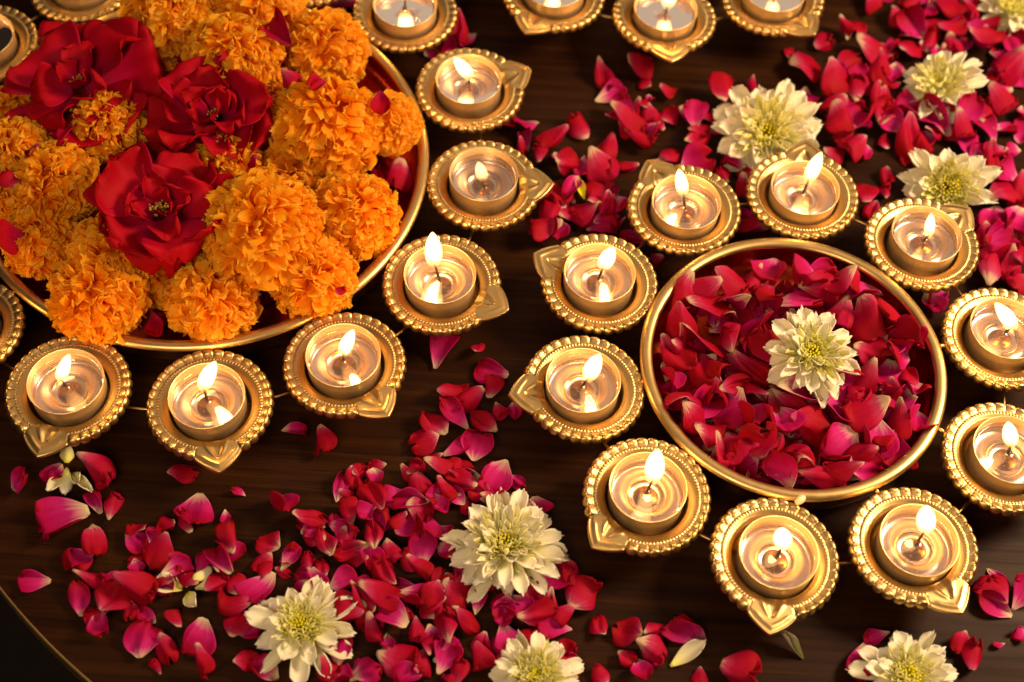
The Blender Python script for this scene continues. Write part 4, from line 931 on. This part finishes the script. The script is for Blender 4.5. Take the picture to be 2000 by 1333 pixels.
PR = random.Random(11)
LOOSE = []            # unit-length loose rose petals: (verts, faces, attr)
for k in range(36):
    kind = k % 6
    kw = [dict(cup=(0.3, 0.9), bend=(0.2, 0.9), crumple=0.03, crease=0.30), dict(cup=(1.4, 2.4), bend=(-0.3, 0.6), roll=0.5, crumple=0.03, crease=0.15), dict(cup=(0.4, 1.0), bend=(0.5, 1.4), roll=1.1, ruffle=0.08, crumple=0.04, crease=0.2),
          dict(cup=(0.3, 0.8), bend=(0.0, 0.8), fold=0.2, ruffle=0.06, crumple=0.03, crease=0.3), dict(cup=(0.2, 0.6), bend=(0.1, 0.7), lap=PR.uniform(1.2, 2.5), crumple=0.02, crease=0.25), dict(cup=(0.5, 1.2), bend=(0.2, 1.0), roll=0.8, lap=PR.uniform(0.8, 1.8), ruffle=0.06, crease=0.2)][kind]
    P, v_, u_ = petal_surface(PR, 19, 17, vm=PR.uniform(0.50, 0.70), twist=PR.uniform(-0.8, 0.8), notch=PR.choice([0.0, 0.06, 0.12, 0.22]), base_w=PR.uniform(0.03, 0.09), end_w=PR.uniform(0.08, 0.30), **kw)
    V, F_, A = shell(P, v_, u_, 0.016, PR.random())
    wid = V[:, 1].max() - V[:, 1].min()
    V = V - np.array([(V[:, 0].max()+V[:, 0].min())/2, (V[:, 1].max()+V[:, 1].min())/2, 0])
    V[:, 0] /= (V[:, 0].max()-V[:, 0].min())
    V[:, 1] /= wid
    LOOSE.append((V, F_, A))
LOOSE_ME = [mesh_from('petal', V*1000.0*S/S, F_, [ROSE_PETAL], attr=A) for (V, F_, A) in LOOSE]   # one unit long, scaled per object

GX0, GY0, GN = -420, -420, 840
HM = np.zeros((GN, GN))
def rot_matrix(yaw, flip, tiltx, tilty):
    m = Matrix.Rotation(math.radians(yaw), 3, 'Z') @ Matrix.Rotation(tilty, 3, 'Y') @ Matrix.Rotation(tiltx, 3, 'X')
    if flip: m = m @ Matrix.Rotation(math.pi, 3, 'X')
    return m
def drop(V, x, y, hm, pct=88, lift=0.15):
    """V: rotated petal vertices in mm around the origin; returns the resting height and marks the height map"""
    ix = np.clip((V[:, 0]+x-GX0).astype(int), 0, GN-1); iy = np.clip((V[:, 1]+y-GY0).astype(int), 0, GN-1)
    need = hm[ix, iy] - V[:, 2]
    z = max(np.percentile(need, pct), (-V[:, 2]).max() * 1.0 + hm[ix, iy].min()) + lift
    np.maximum.at(hm, (ix, iy), np.minimum(V[:, 2] + z, hm[ix, iy] + 5.0))
    return z
def loose_petal(x, y, Lm, Wm, yaw, side, hm, rr, tilt=0.16, mat=None, zfix=None, pct=88):
    k = rr.randrange(len(LOOSE))
    flip = (side == 'o')
    m = rot_matrix(yaw + 180 + rr.uniform(-6, 6), flip, rr.gauss(0, tilt), rr.gauss(0, tilt))
    Lm *= 0.93; Wm = max(Wm*1.06, 0.52*Lm)
    sc = np.array([Lm, Wm, Lm*rr.uniform(0.75, 1.05)])
    V = (LOOSE[k][0]*sc) @ np.array(m).T
    z = drop(V, x, y, hm, pct)
    return k, m, sc, z, V
LOOSE_RED = {}
def petal_object(name, k, m, sc, loc, parent=None, red=False):
    M = Matrix.Translation(Vector(loc)*S) @ m.to_4x4() @ Matrix.Diagonal((sc[0]*S, sc[1]*S, sc[2]*S, 1))
    me = LOOSE_ME[k]
    if red:
        if k not in LOOSE_RED:
            LOOSE_RED[k] = me.copy(); LOOSE_RED[k].materials[0] = ROSE_RED
        me = LOOSE_RED[k]
    return obj(name, me, parent, matrix=M)
def joined(name, parts, mat):
    Vs, Fs, As, o = [], [], [], 0
    for V, F_, A in parts:
        Vs.append(V); As.append(A); Fs += [tuple(i+o for i in q) for q in F_]; o += len(V)
    return mesh_from(name, np.concatenate(Vs), Fs, [mat], attr=np.concatenate(As))

# ------------------------------------------------------------------ loose petals on the table
rr = random.Random(21)
parts = []
DRIFTS = [(-110, -245, 34, 22), (-70, -215, 32, 24), (-50, -262, 40, 22), (-15, -245, 30, 22), (-175, -250, 36, 24), (230, 60, 45, 30), (200, 100, 45, 34), (265, 20, 26, 40), (55, -10, 26, 26), (90, 55, 30, 18), (255, 120, 32, 26), (-20, -190, 18, 20)]
extra = []
for q in range(150):
    cx, cy, sx, sy = DRIFTS[q % len(DRIFTS)]
    l_ = rr.uniform(9, 17)
    extra.append((cx + rr.gauss(0, sx*0.6), cy + rr.gauss(0, sy*0.6), l_, l_*rr.uniform(0.5, 0.9), rr.uniform(0, 360), rr.choice('oi')))
def clear_of_bowls(x, y):
    return all(math.hypot(x-c[0], y-c[1]) > r_ for c, r_ in ((CA, RA+6), (CB, RB+8), (CT, 105)))
for (x, y, Lm, Wm, yaw, side) in [e for e in extra if clear_of_bowls(e[0], e[1])] + SMALL_PETALS:
    k, m, sc, z, V = loose_petal(x, y, Lm, Wm, yaw, side, HM, rr)
    A = LOOSE[k][2].copy(); A[:, 3] = rr.random()
    parts.append((V + np.array([x, y, z]), LOOSE[k][1], A))
tag(obj('small_petal_scatter', joined('small_petal_scatter', parts, ROSE_PETAL)), 'small leftover rose petals scattered among the larger ones', 'petals', kind='stuff')
for (x, y, Lm, Wm, yaw, side, lab) in sorted(TABLE_PETALS, key=lambda q: rr.random() - 0.03*q[2]*0):
    k, m, sc, z, V = loose_petal(x, y, Lm, Wm, yaw, side, HM, rr)
    tag(petal_object('rose_petal', k, m, sc, (x, y, z)), lab, 'petal', 'loose rose petals on the table')

# ------------------------------------------------------------------ petals heaped in the smaller bowl
gx = np.arange(GN) + GX0 + 0.5
RR = np.hypot(gx[:, None]-CB[0], gx[None, :]-CB[1])
HB = np.where(RR < RB-2, inner_height(RB, ZB, RR), 200.0)
parts = []
rr = random.Random(5)
for i in range(280):
    a = rr.uniform(0, 6.283); d = 62*math.sqrt(rr.random()); x = CB[0]+d*math.cos(a); y = CB[1]+d*math.sin(a)-1.5
    k, m, sc, z, V = loose_petal(x, y, rr.uniform(12, 19), rr.uniform(9, 14), rr.uniform(0, 360), rr.choice('oi'), HB, rr, 0.35, pct=60)
    z = min(z, 21.0)
    A = LOOSE[k][2].copy(); A[:, 3] = rr.random()
    parts.append((V + np.array([x, y, z]), LOOSE[k][1], A))
tag(obj('petal_bed', joined('petal_bed', parts, ROSE_PETAL)), 'bed of rose petals deep in the smaller bowl under the top ones', 'petals', kind='stuff')
HB = np.where(RR < RB-2, np.maximum(inner_height(RB, ZB, RR), 21.0 - 0.0004*RR**2), 200.0)
for (x, y, Lm, Wm, yaw, side, lab) in BOWL_PETALS:
    dx, dy = x-CB[0], y-CB[1]; dd = math.hypot(dx, dy); lim = RB - 5 - 0.42*Lm
    if dd > lim: x, y = CB[0]+dx*lim/dd, CB[1]+dy*lim/dd
    k, m, sc, z, V = loose_petal(x, y, min(26, Lm*1.14), min(21, Wm*1.16), yaw, side, HB, rr, 0.42, pct=62)
    z = min(z, 31.0)
    tag(petal_object('rose_petal', k, m, sc, (x, y, z)), lab, 'petal', 'rose petals in the smaller bowl')

RRA = np.hypot(gx[:, None]-CA[0], gx[None, :]-CA[1])
HA = np.where(RRA < RA-3, inner_height(RA, ZA, RRA), 200.0)
parts = []
rr = random.Random(15)
for i in range(190):
    a = rr.uniform(0, 6.283); d = 99*math.sqrt(rr.uniform(0.30, 1.0)); x = CA[0]+d*math.cos(a); y = CA[1]+d*math.sin(a)
    k, m, sc, z, V = loose_petal(x, y, rr.uniform(16, 25), rr.uniform(12, 18), rr.uniform(0, 360), rr.choice('oiii'), HA, rr, 0.35, pct=60)
    z = min(z, 19.0)
    A = LOOSE[k][2].copy(); A[:, 0] = A[:, 0]*0.7 + 0.3; A[:, 3] = rr.random()
    parts.append((V + np.array([x, y, z]), LOOSE[k][1], A))
tag(obj('petal_bed', joined('petal_bed', parts, ROSE_PETAL)), 'dark red rose petals lining the large bowl under the marigolds', 'petals', kind='stuff')

# ------------------------------------------------------------------ marigolds
def marigold_mesh(seed, tight):
    r0 = random.Random(seed); parts = []
    n = 300
    for i in range(n):
        t = (i+0.5)/n
        ct = 1 - 1.55*t                                   # from the crown down past the equator
        th = math.acos(max(-1, min(1, ct))); ph = i*2.399963 + r0.uniform(-0.25, 0.25)
        rad = Vector((math.sin(th)*math.cos(ph), math.sin(th)*math.sin(ph), math.cos(th)))
        up = Vector((0, 0, 1))
        axis = Vector((r0.gauss(0, 0.25), r0.gauss(0, 0.25), 1)).normalized()
        tan = (rad*rad.dot(axis) - axis)
        tan = tan.normalized() if tan.length > 1e-3 else Vector((1, 0, 0))
        bt = rad.cross(tan); sw = r0.gauss(0, 0.75)
        tr_ = tan*math.cos(sw) + bt*math.sin(sw)
        lie = r0.uniform(0.35, 1.15)*(0.45 + 0.55*min(1, th/0.7))
        d = (rad*0.75 + tr_*lie + Vector((r0.gauss(0, .15), r0.gauss(0, .15), r0.gauss(0, .15)))).normalized()
        nrm = (rad - d*rad.dot(d)); nrm = nrm.normalized() if nrm.length > 1e-3 else d.orthogonal().normalized()
        side = nrm.cross(d)
        roll = r0.gauss(0, 0.5); s2 = side*math.cos(roll) + nrm*math.sin(roll); n2 = -side*math.sin(roll) + nrm*math.cos(roll)
        ln = r0.uniform(0.38, 0.48)*(0.74 + 0.26*min(1, th/0.9)); wd = r0.uniform(0.36, 0.50)*(0.62 + 0.34*min(1, th/0.8))
        P, v_, u_ = petal_surface(r0, 11, 7, vm=0.74, cup=(1.0, 2.2) if r0.random() < 0.5 else (0.4, 1.0), bend=(-1.0, 0.5), ruffle=0.05, base_w=0.22, notch=0.0, end_w=0.30, roll=r0.uniform(0.0, 0.6), crumple=0.025)
        fp, fq = r0.uniform(0, 6), r0.uniform(7, 11)
        P = P + np.stack([0.05*np.sin(fq*1.4*u_ + fp)*v_**4, 0*v_, 0.07*np.sin(fq*u_ + fp)*v_**3], -1)      # frilled edge
        base = rad*(1.0 - ln*r0.uniform(0.62, 0.86)) - tr_*ln*lie*0.35
        q = P.reshape(-1, 3)
        W = np.array(base)[None] + q[:, :1]*ln*np.array(d)[None] + q[:, 1:2]*wd*np.array(s2)[None] + q[:, 2:3]*wd*np.array(n2)[None]
        W[:, 2] *= 0.86
        A = np.zeros((len(W), 4)); A[:, 0] = v_.ravel(); A[:, 1] = u_.ravel(); A[:, 2] = 0.5; A[:, 3] = r0.random()
        parts.append((W, grid_faces(7, 11), A))
    # solid heart so that nothing shows through
    v, f = lathe([(0.01, 0.62*0.86), (0.3, 0.53*0.86), (0.52, 0.32*0.86), (0.6, 0.0), (0.45, -0.4), (0.1, -0.55)], 20)
    A = np.zeros((len(v), 4)); A[:, 3] = 0.5
    parts.append((np.array(v), f, A))
    return joined('florets', [(W*1000.0, f_, a_) for W, f_, a_ in parts], MARIGOLD)
MG_ME = [marigold_mesh(100+k, k % 2) for k in range(5)]
def calyx_mesh():
    return mesh_from('calyx', *lathe([(0.5*1000, -0.3*1000), (0.42*1000, -0.5*1000), (0.2*1000, -0.75*1000), (0.08*1000, -0.9*1000), (0.01, -0.9*1000)], 16), mats=[simple('calyx_green', (0.05, 0.07, 0.015), 0.7)], attr=np.zeros((16*5, 4)))
CALYX_ME = calyx_mesh()
rr = random.Random(77)
for i, (x, y, z, R_, lab) in enumerate(MARIGOLDS):
    root = obj('marigold', None, loc=(x, y, z)); 
    out = Vector((x-CA[0], y-CA[1], 0))/RA
    tilt = Matrix.Rotation(rr.uniform(0.1, 0.45), 4, Vector((-out.y - 0.25 + rr.uniform(-.3, .3), out.x + rr.uniform(-.3, .3), 0)).normalized() if out.length > 0.05 else Vector((1, 0, 0)))
    root.rotation_euler = (tilt @ Matrix.Rotation(rr.uniform(0, 6.28), 4, 'Z')).to_euler()
    tag(root, lab, 'marigold', 'marigolds heaped in the large bowl')
    sc = R_*S*1.03
    tag(obj('florets', MG_ME[i % 5], root, scale=(sc, sc, sc)), None, None, kind='stuff')
    obj('calyx', CALYX_ME, root, scale=(sc, sc, sc*0.8))

# ------------------------------------------------------------------ roses
def place_petal(root, name, P, v_, u_, base, d, nrm, ln, wd, mat, thick, rnd):
    side = nrm.cross(d)
    V, F_, A = shell(P, v_, u_, thick, rnd)
    W = np.array(base)[None] + V[:, :1]*ln*np.array(d)[None] + V[:, 1:2]*wd*np.array(side)[None] + V[:, 2:3]*ln*np.array(nrm)[None]
    return obj(name, mesh_from(name, W, F_, [mat], attr=A), root)
def make_rose(spec, idx):
    x, y, z, R_, yaw, lab = spec
    r0 = random.Random(300+idx)
    root = obj('rose', None, loc=(x, y, z-12)); tag(root, lab, 'rose', 'red roses on the marigolds')
    root.rotation_euler = [(0.12, -0.10, 0), (0.30, 0.1, 0), (0.22, 0.05, 0)][idx]
    layers = [
        [(5, 1.0, 3, 1.2), (4, 0.86, 14, 1.15), (3, 0.64, 30, 1.05), (2, 0.42, 50, 0.9)],
        [(5, 1.0, 8, 1.1), (5, 0.88, 24, 1.0), (4, 0.7, 42, 0.95), (3, 0.5, 58, 0.9)],
        [(5, 1.0, 6, 1.1), (5, 0.88, 20, 1.0), (4, 0.66, 36, 0.95), (3, 0.42, 50, 0.8)]][idx]
    for li, (n, fr, el, wf) in enumerate(layers):
        ph0 = math.radians(yaw) + li*0.7 + r0.uniform(-0.3, 0.3)
        for k in range(n):
            ph = ph0 + 2*math.pi*k/n + r0.uniform(-0.18, 0.18)
            e = math.radians(el + r0.uniform(-12, 14))
            h = Vector((math.cos(ph), math.sin(ph), 0)); d = h*math.cos(e) + Vector((0, 0, math.sin(e))); nrm = -h*math.sin(e) + Vector((0, 0, math.cos(e)))
            tw = r0.uniform(-0.5, 0.5); sd = nrm.cross(d); nrm = (nrm*math.cos(tw) + sd*math.sin(tw)).normalized()
            ln = R_*fr*r0.uniform(0.78, 1.14)
            P, v_, u_ = petal_surface(r0, 17, 15, vm=0.66, cup=(0.3, 0.9) if li < 2 else (0.8, 1.6), bend=(-0.1, 0.6), crumple=0.045, crease=0.05, ruffle=0.08, base_w=0.10, notch=r0.choice([0.0, 0.03, 0.07]), corner=0.13, end_w=0.26, roll=r0.uniform(0.2, 0.9) if li < 3 else 0.2)
            base = h*(1.5 + 1.0*(len(layers)-li)) + Vector((0, 0, li*1.6))
            place_petal(root, 'petal', P, v_, u_, base, d, nrm, ln, ln*wf*r0.uniform(0.95, 1.15), ROSE_RED, 0.012, r0.random())
    v, f = [], []
    for k in range(46 if idx == 2 else 18):
        a = r0.uniform(0, 6.28); rd = r0.uniform(0.5, 4.5 if idx == 2 else 3); h = r0.uniform(6, 10.5)
        pts = [(rd*0.4*math.cos(a), rd*0.4*math.sin(a), 2), (rd*math.cos(a), rd*math.sin(a), h), (rd*1.25*math.cos(a), rd*1.25*math.sin(a), h+1.0)]
        v2, f2 = tube(pts, [0.25, 0.3, 0.7], 6); o = len(v); v += v2; f += [tuple(i+o for i in q) for q in f2]
    tag(obj('stamens', mesh_from('stamens', v, f, [STAMEN]), root), None, None, kind='stuff')
for i, sp_ in enumerate(ROSES): make_rose(sp_, i)

rr = random.Random(9)
HA = np.zeros((GN, GN))
for (x, y, zt, Lm, Wm, yaw, side, lab) in MARIGOLD_BOWL_PETALS:
    k, m, sc, z, V = loose_petal(x, y, Lm*0.8, Wm*0.8, yaw, side, HA*0, rr, 0.3)
    tag(petal_object('rose_petal', k, m, sc, (x, y, zt), red=(side == 'i')), lab, 'petal', 'rose petals fallen among the marigolds')

# ------------------------------------------------------------------ chrysanthemums
CR = random.Random(55)
CH_ME = []
for k in range(8):
    P, v_, u_ = petal_surface(CR, 9, 12, vm=CR.uniform(0.68, 0.78), cup=(0.35, 0.8), bend=(-0.4, 0.35), ruffle=0.02, base_w=0.17, notch=CR.choice([0.0, 0.03, 0.05]), end_w=0.22, corner=0.10, twist=CR.uniform(-0.3, 0.3))
    V, F_, A = shell(P, v_, u_, 0.02, CR.random())
    V[:, 0] /= V[:, 0].max(); V[:, 1] /= (V[:, 1].max()-V[:, 1].min())
    CH_ME.append((mesh_from('ray_petal', V*1000.0, F_, [CREAM], attr=A), V, F_, A))
def petal_frame(ph, e, tw):
    h = Vector((math.cos(ph), math.sin(ph), 0)); d = h*math.cos(e) + Vector((0, 0, math.sin(e))); nrm = -h*math.sin(e) + Vector((0, 0, math.cos(e)))
    sd = nrm.cross(d); n2 = nrm*math.cos(tw) + sd*math.sin(tw); s2 = n2.cross(d)
    return h, d, s2, n2
for idx, (x, y, z, R_, tx, ty, lab) in enumerate(CHRYSANTHEMUMS):
    r0 = random.Random(900+idx)
    root = obj('chrysanthemum', None, loc=(x, y, z-5)); tag(root, lab, 'flower', 'cream chrysanthemums')
    root.rotation_euler = (math.radians(tx), math.radians(ty), 0)
    sparse = idx in (2, 5, 7)
    rings = [(12, 1.0, 0, 0.34), (10, 0.88, 11, 0.32), (9, 0.70, 23, 0.27)]
    if idx in (1, 4, 8): rings = [(14, 1.0, -2, 0.33), (12, 0.90, 9, 0.31), (12, 0.75, 20, 0.27), (11, 0.60, 33, 0.23)]
    for li, (n, fr, el, wf) in enumerate(rings):
        p0 = r0.uniform(0, 6)
        for k in range(n):
            if li == 0 and r0.random() < 0.12: continue
            h, d, s2, n2 = petal_frame(p0 + 2*math.pi*k/n + r0.uniform(-0.17, 0.17), math.radians(el + r0.uniform(-7, 9)), r0.gauss(0, 0.18))
            ln = R_*fr*r0.uniform(0.78, 1.18)*0.92; wd = R_*wf*r0.uniform(0.8, 1.25)
            b = h*R_*0.10 + Vector((0, 0, 1.0 + li*1.2))
            M = Matrix(((d.x*ln*S, s2.x*wd*S, n2.x*ln*0.8*S, b.x*S), (d.y*ln*S, s2.y*wd*S, n2.y*ln*0.8*S, b.y*S), (d.z*ln*S, s2.z*wd*S, n2.z*ln*0.8*S, b.z*S), (0, 0, 0, 1)))
            obj('ray_petal', CH_ME[r0.randrange(8)][0], root, matrix=M)
    parts, cen_parts = [], []
    for i in range(70):
        t = i/70; ph = i*2.399963
        el = 46 + 34*(1-t); fr = (0.30 + 0.26*t)*(0.85 if sparse else 1.0)
        h, d, s2, n2 = petal_frame(ph, math.radians(el + r0.uniform(-9, 9)), r0.gauss(0, 0.3))
        ln = R_*fr*r0.uniform(0.85, 1.15); wd = R_*0.115*r0.uniform(0.8, 1.25)
        b = h*R_*(0.10+0.20*t) + Vector((0, 0, 3.5 - 1.5*t))
        _, V, F_, A = CH_ME[r0.randrange(8)]
        W = np.array(b)[None] + V[:, :1]*ln*np.array(d)[None] + V[:, 1:2]*wd*np.array(s2)[None] + V[:, 2:3]*ln*np.array(n2)[None]
        A = A.copy(); A[:, 0] = A[:, 0]*0.36 + 0.02; A[:, 3] = r0.random()
        parts.append((W, F_, A))
    tag(obj('inner_florets', joined('inner_florets', parts, CREAM), root), None, None, kind='stuff')
    for i in range(90):
        t = (i+0.5)/90; ph = i*2.399963; rd = R_*0.31*math.sqrt(t)
        hgt = 3.5 + R_*0.26*(1 - 0.35*t) + r0.uniform(-0.6, 0.6)
        pts = [(rd*0.6*math.cos(ph), rd*0.6*math.sin(ph), 3), (rd*math.cos(ph), rd*math.sin(ph), hgt-1.0), (rd*1.12*math.cos(ph)+r0.gauss(0, .2), rd*1.12*math.sin(ph)+r0.gauss(0, .2), hgt)]
        v2, f2 = tube(pts, [0.35, 0.42, 0.62], 6)
        A = np.zeros((len(v2), 4)); A[:, 0] = np.repeat([0.0, 0.5, 0.8], 6)*(0.6+0.4*t); A[:, 3] = r0.random()
        cen_parts.append((np.array(v2), f2, A))
    tag(obj('disc', joined('disc', cen_parts, YELLOW), root), None, None, kind='stuff')

# ------------------------------------------------------------------ odd bits: dried florets, white petals, leaf, bud
def single_petal(name, lab, cat, x, y, z, Lm, Wm, yaw, mat, seed, flip=False, tilt=0.1, **kw):
    r0 = random.Random(seed)
    P, v_, u_ = petal_surface(r0, 9, 12, **kw)
    V, F_, A = shell(P, v_, u_, 0.03, 0.5)
    V[:, 1] *= Wm/Lm
    V = V*Lm; V -= np.array([Lm*0.5, 0, 0])
    V = V @ np.array(rot_matrix(yaw+180, flip, r0.gauss(0, tilt), r0.gauss(0, tilt))).T
    V[:, 2] -= V[:, 2].min()
    return tag(obj(name, mesh_from(name, V, F_, [mat], attr=A), loc=(x, y, z)), lab, cat)
single_petal('white_petal', 'single white chrysanthemum petal with a green tip near the bottom edge', 'petal', 91.3, -269.7, 0.6, 21, 9, 215, CREAM, 1, cup=(0.8, 1.2))
single_petal('curled_leaf', 'thin curled greenish leaf under the lowest spout', 'leaf', 138.4, -261, 0.4, 19, 6, -45, GREENISH, 2, cup=(1.0, 1.6))
single_petal('yellow_petal', 'yellow petal standing among the pink petals beside the dullest candle', 'petal', 32.1, -3.2, 6.0, 14, 6, -70, YELLOW, 3, cup=(0.8, 1.2))
def scrap(name, lab, x, y, seed, petals, mat):
    root = obj(name, None, loc=(x, y, 0.3)); tag(root, lab, 'floret')
    r0 = random.Random(seed)
    for (px_, py_, ln, wd, yaw) in petals:
        P, v_, u_ = petal_surface(r0, 11, 12, vm=0.66, cup=(0.6, 1.6), bend=(0.0, 0.9), ruffle=0.05, crumple=0.04, crease=0.25, notch=0.05, base_w=0.10)
        V, F_, A = shell(P, v_, u_, 0.03, r0.random()); V[:, 1] *= wd/ln*1.15; V = V*ln*1.45
        V = V @ np.array(rot_matrix(yaw, r0.random() < 0.4, r0.gauss(0, 0.2), r0.gauss(0, 0.15))).T
        V[:, 2] -= V[:, 2].min(); V += np.array([px_, py_, r0.uniform(0, 1.2)])
        obj('petal', mesh_from('petal', V, F_, [mat], attr=A), root)
scrap('white_floret', 'crumpled scrap of white florets lying at lower left', -146.6, -253.1, 4, [(-2, 0, 10, 8, 185), (3, 2, 8, 5.5, 60), (4, 0, 8, 4, 20), (1, -2, 9, 5, -50), (0, 1, 6, 4, 120)], CREAM)
scrap('dried_floret', 'withered cream floret between two petals below the leftmost candle', -214.4, -196.9, 6, [(0, 2, 9, 6, 95), (0, 0, 9, 5, -85), (1, 0, 10, 4, -60), (-2, -1, 9, 5, -120), (2, 0, 12, 3.5, -40)], CREAM)
v, f = lathe([(0.01, 2.2), (0.9, 2.0), (1.6, 1.2), (2.0, 0.0), (1.7, -1.2), (0.9, -1.9), (0.01, -2.1)], 20)
bud = obj('white_bud', mesh_from('white_bud', [(a*1.5, b, c) for a, b, c in v], f, [CREAM], attr=np.array([(0.8, 0, 1, 0.5)]*len(v))), loc=(141.1, -199.9, HZ+4.2), rot=(0.2, -0.5, 0.6))
tag(bud, 'small oval white bud lying on the rim of the lowest diya', 'bud')
